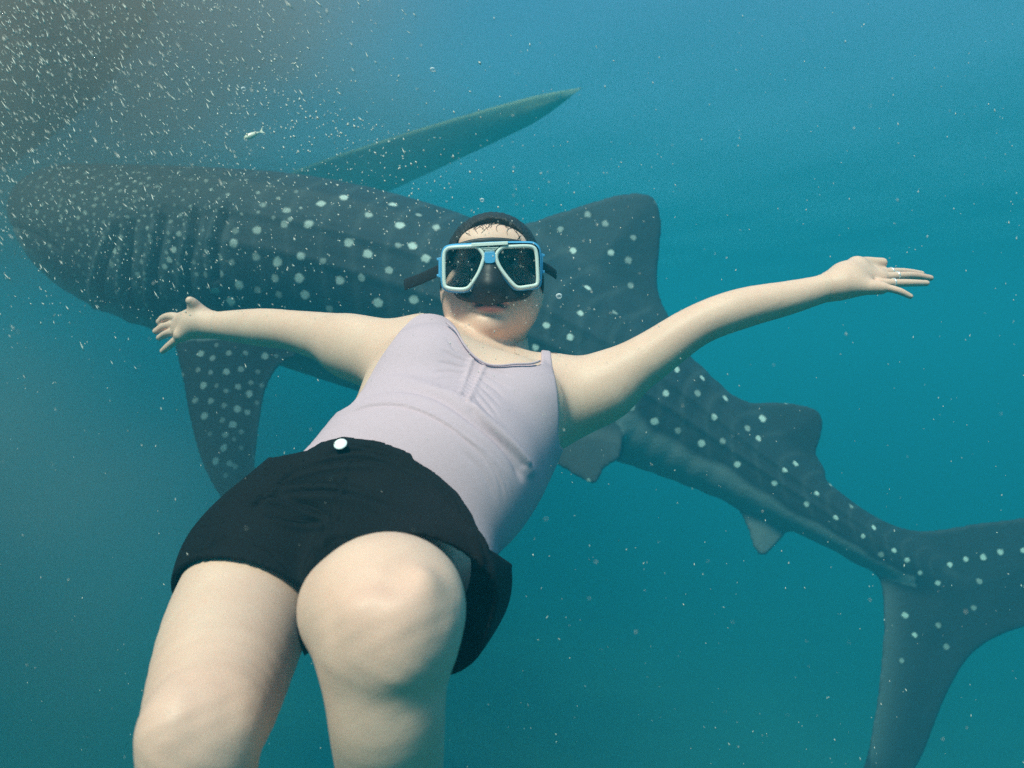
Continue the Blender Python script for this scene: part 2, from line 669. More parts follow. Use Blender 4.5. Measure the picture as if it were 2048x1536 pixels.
# ------------------------------------------------------------------ whale shark
def build_shark():
    # spine: px, py, half height px, distance, width ratio
    sp = [(92, 427, 34, 4.02, 2.0), (122, 431, 72, 3.98, 1.6), (166, 446, 107, 3.94, 1.4), (220, 472, 136, 3.9, 1.2),
          (330, 498, 160, 3.86, 1.08), (450, 518, 176, 3.82, 1.0), (600, 545, 190, 3.8, .95), (750, 585, 198, 3.78, .92),
          (900, 632, 196, 3.76, .9), (1050, 690, 178, 3.74, .88), (1200, 757, 150, 3.7, .85), (1320, 823, 122, 3.68, .82),
          (1450, 905, 91, 3.64, .8), (1580, 988, 66, 3.6, .85), (1700, 1062, 50, 3.57, .95), (1790, 1112, 42, 3.54, .9), (1870, 1150, 34, 3.52, .6)]
    sp = smooth_line(np.array(sp, float), 3)
    pr = []
    cen = np.array([P(a[0], a[1], a[3]) for a in sp])
    rad = np.array([a[2] * a[3] / F for a in sp])
    wr = sp[:, 4]
    lat = np.array([0, 1.0, 0])
    # body as pairs of round cones set apart sideways where it is wider than tall, narrowed where it is not
    tang = np.gradient(cen, axis=0)
    tang /= np.linalg.norm(tang, axis=1)[:, None]

    def body_fn(x, y, z):
        q = np.broadcast_arrays(x, y, z)
        shp = q[0].shape
        best = np.full(shp, 9.0, dtype=np.float32)
        for i in range(len(cen) - 1):
            A, B = cen[i], cen[i + 1]
            ab = B - A
            L = ab @ ab
            t = np.clip(((x - A[0]) * ab[0] + (y - A[1]) * ab[1] + (z - A[2]) * ab[2]) / L, 0, 1)
            w = wr[i] + (wr[i + 1] - wr[i]) * t
            r = rad[i] + (rad[i + 1] - rad[i]) * t
            dx, dy, dz = x - A[0] - t * ab[0], (y - A[1] - t * ab[1]) / w, z - A[2] - t * ab[2]
            best = np.minimum(best, np.sqrt(dx * dx + dy * dy + dz * dz) - r)
        return best
    pr.append(Prim('fn', 0.02, fn=body_fn, lo=cen.min(0) - 0.75, hi=cen.max(0) + 0.6))

    def fin(outline, dist_of, thick, k=0.06, edge=0.010, grow=0.16):
        pl = smooth_poly(outline, 4)
        ds = [dist_of(a, b) for a, b in pl]
        w = np.array([P(a, b, d) for (a, b), d in zip(pl, ds)])

        def fn(x, y, z):
            d = y
            px = 1024 + F * x / d
            py = 768 - F * z / d
            s = poly_sdf(px, py, pl) * (d / F)
            D = -s
            th = np.clip(edge + grow * D, edge, thick)
            return np.maximum(np.abs(y - dist_of(px, py)) - th, s)
        return Prim('fn', k, fn=fn, lo=w.min(0) - 0.05, hi=w.max(0) + 0.05)

    dorsal = [(985, 560), (1030, 462), (1075, 440), (1160, 412), (1230, 391), (1275, 386), (1306, 395), (1321, 428), (1322, 480), (1316, 540),
              (1319, 590), (1345, 660), (1330, 760), (1180, 740), (1040, 660)]
    pr.append(fin(dorsal, lambda a, b: 3.74 - (a - 1000) * 0.0002, 0.055, 0.10))
    second = [(1440, 800), (1500, 805), (1555, 804), (1612, 812), (1639, 826), (1645, 852), (1638, 885), (1632, 908), (1650, 950), (1600, 985), (1500, 900)]
    pr.append(fin(second, lambda a, b: 3.62 + 0 * a, 0.035, 0.05))
    anal = [(1450, 985), (1478, 1022), (1496, 1062), (1508, 1098), (1526, 1113), (1546, 1097), (1585, 1050), (1600, 1020), (1540, 980)]
    pr.append(fin(anal, lambda a, b: 3.60 + 0 * a, 0.03, 0.03))
    pelvic = [(1060, 850), (1100, 915), (1140, 945), (1184, 968), (1198, 958), (1212, 934), (1240, 914), (1235, 850), (1140, 800)]
    pr.append(fin(pelvic, lambda a, b: 3.46 - (b - 850) * 0.0008, 0.035, 0.04))
    pelvic_far = [(1075, 830), (1120, 890), (1160, 910), (1190, 905), (1210, 880), (1225, 830), (1140, 790)]
    pr.append(fin(pelvic_far, lambda a, b: 3.88 + (b - 850) * 0.0014, 0.035, 0.04))
    pect = [(345, 640), (352, 700), (366, 765), (380, 840), (400, 915), (428, 975), (455, 1008), (486, 1016), (506, 990), (512, 920), (518, 850),
            (534, 775), (562, 728), (610, 700), (600, 640), (480, 590)]
    pr.append(fin(pect, lambda a, b: 3.42 - (b - 700) * 0.0009, 0.045, 0.08))
    # the other pectoral fin reaches away from the camera
    A, B = P(430, 640, 4.15), P(430, 700, 4.95)
    pr.append(Prim('ell', 0.06, c=(A + B) / 2, r=np.array([0.24, 0.5, 0.05]), R=np.array([[1, 0, 0], [0, .97, -.24], [0, .24, .97]])))
    tail = [(1700, 1035), (1790, 1056), (1870, 1060), (1950, 1047), (2048, 1035), (2160, 1012), (2300, 970), (2370, 950), (2330, 1030), (2240, 1125),
            (2140, 1205), (2048, 1253), (1985, 1278), (1935, 1318), (1902, 1372), (1872, 1440), (1835, 1530), (1770, 1610), (1690, 1650), (1712, 1585),
            (1736, 1500), (1754, 1400), (1764, 1300), (1766, 1205), (1752, 1140), (1700, 1110)]
    pr.append(fin(tail, lambda a, b: 3.55 - (a - 1760) * 0.0003 - np.maximum(b - 1150, 0) * 0.0002, 0.045, 0.06, grow=0.10))
    lo = np.array([-2.85, 2.95, -2.15]); hi = np.array([3.3, 5.45, 1.25])
    f = Field(lo, hi, 0.0125)
    f.add(pr, 0.05)
    V, Fc = f.mesh()
    V = relax(V, Fc, 2, 0.5)
    N = normals(V, Fc)
    # place of every vertex along and around the spine
    best = np.full(len(V), 1e9); rel = np.zeros(len(V)); along = np.zeros(len(V)); rr = np.zeros(len(V))
    for i in range(len(cen) - 1):
        ab = cen[i + 1] - cen[i]
        w = V - cen[i]
        t = np.clip((w @ ab) / (ab @ ab), 0, 1)
        r = w - t[:, None] * ab
        d = np.linalg.norm(r, axis=1)
        m = d < best
        up = np.cross(ab, lat); up /= np.linalg.norm(up)
        if up[2] < 0: up = -up
        rad_i = rad[i] + (rad[i + 1] - rad[i]) * t
        best[m] = d[m]; rel[m] = (r @ up)[m] / rad_i[m]; along[m] = (i + t[m]) / (len(cen) - 1); rr[m] = (d / rad_i)[m]
    # long ridges along the flanks, soft muscle unevenness
    onbody = sstep(1.5, 1.1, rr)
    for c0, amp in ((0.72, 0.010), (0.38, 0.011), (0.06, 0.010)):
        V += N * (amp * np.exp(-((rel - c0) / 0.05) ** 2) * onbody * sstep(.22, .35, along) * sstep(.98, .8, along))[:, None]
    pp = proj(V)
    near = (N[:, 1] < 0.15)
    # gill slits
    slit = np.zeros(len(V))
    pale = np.zeros(len(V))
    for line in ([(238, 455), (214, 510), (199, 570), (206, 612)], [(262, 440), (258, 500), (254, 570), (265, 622)],
                 [(325, 430), (318, 480), (308, 545), (312, 606)], [(391, 430), (384, 480), (374, 530), (376, 590)],
                 [(452, 425), (436, 465), (430, 500), (434, 560)]):
        d, t = line_dist(pp, smooth_line(line, 5))
        g = np.exp(-(d / 5.0) ** 2) * near * onbody * (np.abs(t - .5) < .5)
        slit = np.maximum(slit, g)
        V -= N * (0.03 * g)[:, None]
        lip = np.exp(-((d - 15) / 7) ** 2) * near * onbody
        V += N * (0.018 * lip)[:, None]
        pale = np.maximum(pale, np.exp(-((np.abs(d) - 15) / 7) ** 2) * near * onbody * np.clip(np.minimum(t, 1 - t) * 6, 0, 1))
    # mouth line
    d, t = line_dist(pp, smooth_line([(24, 452), (60, 462), (96, 484), (118, 498)], 5))
    g = np.exp(-(d / 3.5) ** 2) * near
    V -= N * (0.015 * g)[:, None]
    slit = np.maximum(slit, 0.7 * g)
    # pale underside; the border sits lower on the head and belly than on the tail
    edge = np.interp(along, [0, .1, .25, .5, .62, .8, 1.0], [-.30, -.42, -.85, -.66, -.30, -.42, -.6])
    wob = 0.04 * np.sin(along * 60) + 0.03 * np.sin(along * 143 + 1)
    belly = sstep(0.10, -0.10, rel - edge - wob) * sstep(1.7, 1.25, rr)
    # undersides of the fins
    pin = lambda poly: (poly_sdf(pp[:, 0], pp[:, 1], smooth_poly(poly, 3)) < 3)
    an = pin(anal) & (rr > 1.02)
    belly[an] = 0.75
    pv = pin(pelvic) & (rr > 1.1)
    belly[pv] = 0.12
    pv = pin(pelvic) | pin(pelvic_far)
    belly[pv] = np.minimum(belly[pv], .2)
    pc = pin(pect) & (V[:, 1] < 3.5) & (pp[:, 1] > 680)
    belly[pc] = 0
    edge_d, _ = line_dist(pp, smooth_line([(486, 1016), (506, 990), (512, 920), (518, 850), (534, 775), (562, 728), (610, 700)], 4))
    belly[pc] = (0.35 * np.exp(-(np.abs(edge_d) / 11) ** 2))[pc]
    td, _ = line_dist(pp, smooth_line([(1755, 1150), (1768, 1220), (1765, 1300), (1755, 1400), (1736, 1500)], 4))
    tl = pin(tail) & (pp[:, 1] > 1120) & (pp[:, 0] > 1740) & (rr > 1.15)
    belly[tl] = (0.42 * np.exp(-(np.abs(td) / 32) ** 2))[tl]
    other = pin(tail) & ~tl & (pp[:, 0] > 1830)
    belly[other] = 0

    # pale spots
    z7 = [(185, 205), (288, 208), (230, 297), (211, 362), (185, 427), (120, 395), (93, 457), (265, 135), (345, 180), (222, 112), (150, 150), (340, 290), (300, 360), (330, 235), (456, 507), (431, 568), (583, 583),
          (402, 650), (340, 612), (556, 635), (678, 634), (666, 685), (518, 708), (460, 675), (612, 760), (730, 772), (765, 745), (702, 810), (853, 803),
          (818, 826), (787, 860), (862, 897), (905, 857), (961, 914), (927, 943), (1017, 974), (978, 990), (1052, 1003), (1083, 1036), (1119, 1064),
          (1160, 1013), (1193, 997), (1240, 991), (1283, 978), (1340, 972), (1228, 1057), (1217, 1125), (1037, 1140), (1121, 1170), (1061, 1190),
          (1144, 1221), (1030, 1258), (525, 530), (511, 567), (640, 660), (575, 690), (290, 560), (250, 590), (230, 500), (300, 490)]
    dim7 = {(265, 135), (345, 180), (222, 112), (150, 150), (340, 290), (300, 360), (330, 235), (511, 567), (640, 660), (575, 690), (978, 990), (1228, 1057), (1217, 1125), (1121, 1170), (1144, 1221), (1030, 1258), (460, 675), (340, 612), (905, 857)}
    z6 = [(1265, 910), (1155, 910), (1047, 940), (955, 940), (1645, 915), (1795, 925), (1430, 985), (1640, 1000), (950, 1003), (1045, 1050), (1225, 1040),
          (1330, 1065), (1515, 1030), (1598, 1100), (1745, 1050), (960, 1085), (1135, 1080), (890, 1060), (895, 1130), (845, 1132), (1215, 1140), (1125, 1140),
          (1390, 1150), (1055, 1190), (975, 1175), (895, 1195), (1240, 1215), (1140, 1210), (1540, 1245), (1480, 1135), (1690, 1235), (1345, 1265), (710, 1025),
          (725, 960), (690, 1075), (575, 1075), (460, 1030), (560, 1135), (670, 1100), (455, 1095), (940, 1240), (1520, 870), (1320, 825), (1085, 830), (1420, 800), (1180, 855), (1620, 830), (1720, 870), (1700, 1000)]
    zp = [(380, 240), (495, 180), (620, 245), (740, 245), (885, 275), (985, 265), (470, 290), (365, 370), (575, 385), (840, 390), (700, 365), (460, 395), (395, 495),
          (500, 490), (685, 495), (575, 545), (770, 560), (875, 495), (455, 605), (580, 640), (680, 665), (830, 620), (765, 690), (540, 760), (400, 725), (450, 860),
          (570, 865), (710, 850), (565, 975), (710, 980), (600, 1080), (660, 1120), (490, 1075), (580, 1180), (330, 600), (790, 470), (640, 800), (650, 900)]
    spots = []
    for q in z7:
        spots.append((1000 + q[0] / 1.2844, 340 + q[1] / 1.2844, random.uniform(.0165, .021) * (1 if q[1] < 800 else .8), 0.5 if q in dim7 else 1.0))
    for i, q in enumerate(z6):
        spots.append((q[0] / 2.048, q[1] / 2.048, (0.024, .020, .0225, .018)[i % 4] if q[0] > 800 else 0.016, (1.0, .7, .9, .5)[i % 4]))
    for i, q in enumerate(zp):
        spots.append((300 + q[0] / 3.839, 640 + q[1] / 3.839, (.0185, .013, .016, .014)[i % 4], (.85, .4, .65, .5)[i % 4]))
    got = []
    for _ in range(5000):                       # many small spots on head and shoulder
        x = random.uniform(40, 620); y = random.uniform(330, 650)
        if y > 500 + (x - 40) * .55 or y > 640: continue
        dense = 15 if x < 300 else (21 if x < 450 else 27)
        if y > 440 and x > 420: continue
        if all((x - a) ** 2 + (y - b) ** 2 > dense ** 2 for a, b in got) and all((x - s[0]) ** 2 + (y - s[1]) ** 2 > 18 ** 2 for s in spots[:]):
            got.append((x, y))
    spots += [(a, b, random.uniform(.009, .0135), random.uniform(.25, .75)) for a, b in got]
    spot = np.full(len(V), 3.0)
    spot_s = np.zeros(len(V))
    faint = np.zeros(len(V))
    cand = np.where(N[:, 1] < -0.02)[0]
    pc_ = pp[cand]

    def put(center, r, s):
        dd = np.linalg.norm(V - center, axis=1)
        near_ = dd < 4 * r
        q_ = dd[near_] / r
        idx = np.where(near_)[0]
        m_ = q_ < spot[idx]
        spot[idx[m_]] = q_[m_]
        spot_s[idx[m_]] = s
    for x, y, r, s in spots:
        m = (np.abs(pc_[:, 0] - x) < 5) & (np.abs(pc_[:, 1] - y) < 5)
        if not m.any(): continue
        ii = cand[m]
        i = ii[np.argmin(V[ii, 1])]
        put(V[i], r, s)
    # the flank away from the camera: the same kind of rows
    back = np.where((N[:, 1] > 0.1) & (belly < .3))[0]
    chosen = []
    for i in rng.permutation(back)[:4000]:
        if all(np.sum((V[i] - c) ** 2) > 0.12 ** 2 for c in chosen):
            chosen.append(V[i])
            put(V[i], 0.021, random.uniform(.5, 1))
        if len(chosen) > 160: break
    # faint thin bars crossing the back between the spots
    ph = along * 42 + 0.5 * np.sin(rel * 3)
    faint = 0.17 * np.exp(-(np.abs((ph % 1) - .5) / 0.10) ** 2) * sstep(1.3, 1.1, rr) * (rel > -.3) * sstep(.15, .35, along)
    faint = np.maximum(faint, .55 * pale)
    o = mesh_obj('whale_shark', V, Fc, M_shark)
    attr(o, 'spot', spot); attr(o, 'spot_strength', spot_s); attr(o, 'belly', belly * .6); attr(o, 'slit', slit); attr(o, 'faint', faint)
    tag(o, 'huge grey white-spotted whale shark swimming behind the woman', 'whale shark')
    # eye, just behind the corner of the mouth
    ie = np.argmin(np.where(N[:, 1] < -.1, (pp[:, 0] - 92) ** 2 + (pp[:, 1] - 455) ** 2, 1e9))
    ev, ef = uv_ball(V[ie], (0.022, 0.016, 0.022))
    mesh_obj('eye', ev, ef, M_iris, o)
    return o


def uv_ball(c, r, nu=16, nv=10, R=None):
    V, Fc = [], []
    c = np.asarray(c, float)
    R = np.eye(3) if R is None else np.asarray(R)
    for j in range(1, nv):
        th = math.pi * j / nv
        for i in range(nu):
            a = 2 * math.pi * i / nu
            p = np.array([math.sin(th) * math.cos(a), math.sin(th) * math.sin(a), math.cos(th)]) * np.asarray(r)
            V.append(c + R.T @ p)
    V.append(c + R.T @ (np.array([0, 0, 1]) * r)); V.append(c + R.T @ (np.array([0, 0, -1]) * r))
    t, b = len(V) - 2, len(V) - 1
    for j in range(nv - 2):
        for i in range(nu):
            a = j * nu + i; d = j * nu + (i + 1) % nu
            Fc.append((a, a + nu, d + nu, d))
    for i in range(nu):
        Fc.append((t, i, (i + 1) % nu))
        Fc.append((b, (nv - 2) * nu + (i + 1) % nu, (nv - 2) * nu + i))
    return V, Fc


shark = build_shark()

# ------------------------------------------------------------------ the swimmer
# head frame: columns are the head's right (towards the right of the photo), forward, up
HC = P(985, 547, 1.25)
h_f = np.array([0.02, -0.985, 0.10]); h_f /= np.linalg.norm(h_f)
h_u = np.array([0.03, 0.10, 1.0]); h_u -= h_f * (h_u @ h_f); h_u /= np.linalg.norm(h_u)
h_r = np.cross(h_u, -h_f) * 1.0
if h_r[0] < 0: h_r = -h_r
HR = np.stack([h_r, h_f, h_u])            # rows: local axes


def H(x, y, z):
    return HC + HR.T @ np.array([x, y, z], float)


def hell(c, r, k=0.02, **kw):
    return ell(H(*c), r, HR, k, **kw)


torso = []
# two chains side by side, centre px, half width px, radius px, distance
tor = [((1000, 768), 95, 52, 1.22), ((965, 785), 165, 84, 1.17), ((928, 812), 196, 112, 1.11), ((893, 893), 203, 122, 1.03), ((838, 965), 203, 128, 0.965),
       ((780, 1036), 212, 118, 0.915), ((720, 1106), 258, 122, 0.885)]
lats = [(.95, .30), (.94, .34), (.92, .40), (.90, .43), (.89, .45), (.94, .33), (.985, .16)]
nl, nr, nm = [], [], []
for ((cx, cy), hw, r, d), (lx, ly) in zip(tor, lats):
    o = hw - r
    nl.append((cx - o * lx, cy - o * ly, d, r)); nr.append((cx + o * lx, cy + o * ly, d, r)); nm.append((cx, cy, d, r))
torso += chain(nl, 0.05) + chain(nr, 0.05) + chain(nm, 0.05)
# breasts
torso += [ell(P(868, 752, 1.055), (0.062, 0.055, 0.058), k=0.06), ell(P(1035, 805, 1.055), (0.062, 0.055, 0.058), k=0.06)]
torso += [ell(P(885, 930, .94), (0.10, 0.07, 0.08), k=0.06)]                      # belly
torso += [pcone((852, 697, 1.17, 62), (1000, 768, 1.22, 44), 0.05), pcone((1105, 772, 1.16, 60), (1000, 768, 1.22, 44), 0.05)]
neck = [cone(H(0, -0.05, -0.05), P(1006, 750, 1.265), 0.050, 0.054, 0.02)]
head = [hell((0, -0.035, 0.022), (0.075, 0.092, 0.081), 0.02),
        hell((0, 0.005, -0.035), (0.077, 0.075, 0.068), 0.03),
        hell((0, 0.018, -0.078), (0.067, 0.066, 0.043), 0.03),
        hell((-0.042, 0.035, -0.052), (0.034, 0.036, 0.036), 0.03), hell((0.042, 0.035, -0.052), (0.034, 0.036, 0.036), 0.03),
        hell((0, 0.062, -0.098), (0.024, 0.018, 0.016), 0.03),
        hell((0, 0.055, 0.035), (0.055, 0.022, 0.03), 0.03),
        cone(H(0, 0.072, 0.012), H(0, 0.090, -0.028), 0.009, 0.014, 0.018),
        hell((0, 0.079, -0.0675), (0.026, 0.0135, 0.0050), 0.008), hell((0, 0.078, -0.0780), (0.022, 0.014, 0.0065), 0.008),
        cone(H(-0.030, 0.086, -0.0715), H(0.030, 0.086, -0.0715), 0.0026, 0.0026, 0.004, sub=True), hell((0, 0.090, -0.0885), (0.016, 0.006, 0.0035), 0.010, sub=True),
        hell((0, 0.072, -0.1015), (0.020, 0.015, 0.013), 0.012),
        hell((-0.080, -0.02, -0.028), (0.010, 0.018, 0.030), 0.01), hell((0.080, -0.02, -0.028), (0.010, 0.018, 0.030), 0.01)]
# arms
arm_r = chain([(838, 700, 1.165, 60), (770, 703, 1.17, 64), (690, 684, 1.23, 56), (590, 662, 1.32, 41), (520, 655, 1.38, 38), (415, 650, 1.45, 25)], 0.03)
arm_r += [pcone((800, 735, 1.13, 45), (700, 705, 1.22, 40), 0.05)]
arm_l = chain([(1105, 790, 1.16, 64), (1190, 776, 1.15, 63), (1290, 720, 1.13, 51), (1390, 653, 1.12, 42), (1480, 618, 1.12, 41), (1580, 595, 1.12, 34), (1668, 572, 1.12, 25.5)], 0.03)
arm_l += [pcone((1105, 835, 1.15, 55), (1200, 785, 1.14, 48), 0.05)]


# hands, traced finger by finger: (zoom x, zoom y, distance, radius px)
def zr(x, y, d, r): return (280 + x / 5.12, 560 + y / 5.12, d, r * (1.12 if r < 11 else 1.05))
def zl(x, y, d, r): return (1580 + x / 6.4, 480 + y / 6.4, d, r * (1.12 if r < 11 else 1.0))


hand_r = [pcone(zr(690, 445, 1.445, 23), zr(560, 430, 1.455, 24), 0.015), pcone(zr(590, 420, 1.45, 24), zr(430, 400, 1.47, 13), 0.015),
          pcone(zr(580, 470, 1.45, 20), zr(420, 560, 1.45, 14), 0.015), pcone(zr(520, 440, 1.47, 20), zr(400, 480, 1.475, 15), 0.015)]
hand_r += chain([zr(640, 390, 1.45, 17), zr(570, 290, 1.44, 14), zr(535, 235, 1.43, 9.5), zr(512, 212, 1.425, 7.5)], 0.010)
hand_r += chain([zr(420, 395, 1.475, 9), zr(320, 372, 1.495, 7.4), zr(245, 388, 1.51, 6.6), zr(196, 428, 1.515, 5.6)], 0.004)
hand_r += chain([zr(410, 455, 1.475, 9), zr(305, 462, 1.495, 7.4), zr(225, 488, 1.515, 6.6), zr(162, 525, 1.52, 5.6)], 0.004)
hand_r += chain([zr(410, 525, 1.465, 9), zr(315, 535, 1.48, 7.2), zr(250, 560, 1.50, 6.4), zr(198, 592, 1.51, 5.4)], 0.004)
hand_r += chain([zr(450, 560, 1.45, 9.5), zr(370, 615, 1.455, 7.4), zr(290, 680, 1.465, 6.4), zr(232, 728, 1.475, 5.0)], 0.004)

hand_l = [pcone(zl(560, 570, 1.12, 26), zl(720, 520, 1.125, 26), 0.015), pcone(zl(700, 460, 1.13, 26), zl(860, 330, 1.14, 17), 0.02),
          pcone(zl(720, 590, 1.11, 19), zl(1160, 615, 1.10, 13), 0.02), pcone(zl(760, 500, 1.125, 24), zl(1130, 500, 1.14, 17), 0.02),
          pcone(zl(860, 430, 1.15, 20), zl(1180, 440, 1.16, 12), 0.02)]
hand_l += chain([zl(830, 330, 1.145, 15), zl(960, 290, 1.155, 10.5), zl(1090, 290, 1.16, 9.4), zl(1180, 290, 1.163, 8.6)], 0.008)
hand_l += chain([zl(1150, 430, 1.155, 9), zl(1300, 408, 1.165, 7.0), zl(1480, 408, 1.18, 6.4), zl(1680, 432, 1.19, 5.2)], 0.004)
hand_l += chain([zl(1150, 480, 1.14, 9.5), zl(1350, 462, 1.145, 7.4), zl(1580, 455, 1.16, 6.6), zl(1795, 487, 1.17, 5.4)], 0.004)
hand_l += chain([zl(1130, 555, 1.12, 9.5), zl(1330, 550, 1.12, 7.3), zl(1540, 550, 1.125, 6.6), zl(1745, 553, 1.135, 5.4)], 0.004)
hand_l += chain([zl(1050, 600, 1.10, 9.5), zl(1230, 612, 1.095, 7.0), zl(1400, 655, 1.09, 6.2), zl(1540, 722, 1.09, 4.8)], 0.004)

# legs: hip, thigh, knee, shin, ankle, foot
leg_r = chain([(568, 1096, .90, 112), (514, 1158, .83, 128), (468, 1270, .74, 138), (426, 1405, .62, 130), (402, 1485, .572, 117), (388, 1640, .62, 112), (368, 1850, .72, 92), (355, 2020, .84, 50)], 0.05)
leg_r += [pcone((355, 2020, .84, 48), (335, 2240, .80, 34), 0.03)]
leg_r += [ell(P(348, 1462, .548), (0.016, 0.016, 0.022), k=0.03)]
leg_l = chain([(800, 1085, .90, 122), (798, 1150, .76, 122), (784, 1205, .64, 103)], 0.05)
leg_l += chain([(770, 1225, .588, 120), (769, 1290, .580, 119), (771, 1360, .574, 120), (776, 1450, .588, 114), (783, 1560, .655, 102), (792, 1760, .77, 80), (795, 1900, .88, 46)], 0.04)
leg_l += [pcone((795, 1900, .88, 44), (805, 2090, .84, 32), 0.03)]
leg_l += [ell(P(770, 1203, .588), (0.054, 0.050, 0.042), k=0.05), ell(P(760, 1222, .528), (0.019, 0.010, 0.013), k=0.014), ell(P(808, 1235, .530), (0.010, 0.009, 0.013), k=0.012), ell(P(722, 1232, .531), (0.009, 0.008, 0.010), k=0.012), ell(P(775, 1300, .527), (0.010, 0.007, 0.016), k=0.014), ell(P(845, 1200, .545), (0.010, 0.010, 0.020), k=0.02), ell(P(728, 1288, .537), (0.012, 0.010, 0.014), k=0.035),
          ell(P(815, 1298, .537), (0.012, 0.010, 0.015), k=0.035),
          ell(P(650, 1215, .60), (0.012, 0.02, 0.020), k=0.03), ell(P(862, 1255, .568), (0.012, 0.016, 0.022), k=0.03)]
body = torso + neck + head + arm_r + arm_l + hand_r + hand_l + leg_r + leg_l
for pz in body:
    pass


def build_person():
    wr_, wl_ = P(440, 648, 1.43), P(1645, 578, 1.12)
    nr_ = P(340, 660, 1.48) - wr_; nr_ /= np.linalg.norm(nr_)
    nl_ = P(1760, 560, 1.13) - wl_; nl_ /= np.linalg.norm(nl_)
    hp, hn = H(0, -0.02, -0.105), h_u * 0.9 + h_f * 0.35
    hn = hn / np.linalg.norm(hn)
    side_r = lambda p: ((p - wr_) @ nr_ > 0) & (p[:, 0] < -.45)
    side_l = lambda p: ((p - wl_) @ nl_ > 0) & (p[:, 0] > .35)
    side_h = lambda p: ((p - hp) @ hn > 0) & (np.abs(p[:, 0] - HC[0]) < .104) & (np.abs(p[:, 1] - HC[1]) < .144) & (p[:, 2] > HC[2] - .16)
    parts = []
    f = Field((-.75, .42, -.98), (.60, 1.60, .32), 0.0042)
    f.add(body, 0.02)
    mv_, mq_ = f.mesh()
    parts.append(keep(relax(mv_, mq_, 3, .5), mq_, lambda p: ~(side_r(p) | side_l(p) | side_h(p))))
    for lo, hi, fun, h, sd in ((wr_ - (.18, .1, .11), wr_ + (.05, .16, .09), side_r, 0.0017, lambda p: (p - wr_) @ nr_), (wl_ - (.04, .09, .09), wl_ + (.23, .16, .09), side_l, 0.0017, lambda p: (p - wl_) @ nl_),
                           (HC - (.11, .15, .17), HC + (.11, .15, .13), side_h, 0.0022, lambda p: np.minimum(np.minimum((p - hp) @ hn, .104 - np.abs(p[:, 0] - HC[0])), .144 - np.abs(p[:, 1] - HC[1])))):
        f = Field(lo, hi, h)
        f.add(body, 0.02)
        v_, q_ = f.mesh()
        n_ = normals(v_, q_)
        s_ = sd(v_)
        # the last millimetres run on under the coarser skin so that no gap shows
        v_ = v_ - n_ * (0.0007 * sstep(.0055, .0035, s_))[:, None]
        parts.append(keep(v_, q_, lambda p: (sd(p) > -.006) & (fun(p + (hn if h > .002 else (nr_ if p[0, 0] < 0 else nl_)) * .007) | fun(p))))
    V = np.concatenate([p[0] for p in parts])
    o = 0; fs = []
    for p in parts:
        fs.append(p[1] + o); o += len(p[0])
    Fc = np.concatenate(fs)
    nb = normals(V, Fc)
    w_ = np.exp(-(np.linalg.norm(V - P(770, 1240, .54), axis=1) / .055) ** 2) + np.exp(-(np.linalg.norm(V - P(350, 1460, .54), axis=1) / .05) ** 2)
    x_, y_, z_ = V.T
    V = V + nb * (.00055 * w_ * (np.sin(x_ * 210 + 3 * np.sin(z_ * 90)) * np.sin(z_ * 170 + y_ * 120 + 1) + .7 * np.sin(x_ * 95 - z_ * 130)))[:, None]
    ob = mesh_obj('person', V, Fc, M_skin)
    lips = np.zeros(len(V))
    loc = (V - HC) @ HR.T
    m = np.hypot(loc[:, 0] / 0.030, (loc[:, 2] + 0.0730) / 0.0125)
    lips = sstep(1.1, 0.75, m) * (loc[:, 1] > 0.06)
    bl = np.zeros(len(V))
    for c, r in ((P(775, 1215, .52), .055), (P(335, 1440, .54), .05), (H(-.045, .06, -.05), .03), (H(.045, .06, -.05), .03), (H(0, .08, -.1), .025),
                 (zr_p(170, 520, 1.52), .02), (zl_p(1750, 500, 1.16), .03), (P(1400, 690, 1.1), .03), (P(590, 690, 1.3), .03)):
        bl = np.maximum(bl, np.exp(-(np.linalg.norm(V - c, axis=1) / r) ** 2))
    attr(ob, 'lips', lips); attr(ob, 'blush', bl * .55)
    tag(ob, 'woman in lilac tank top and black shorts floating with arms outstretched', 'person')
    return ob


def zr_p(x, y, d): return P(*zr(x, y, d, 1)[:3])
def zl_p(x, y, d): return P(*zl(x, y, d, 1)[:3])


person = build_person()


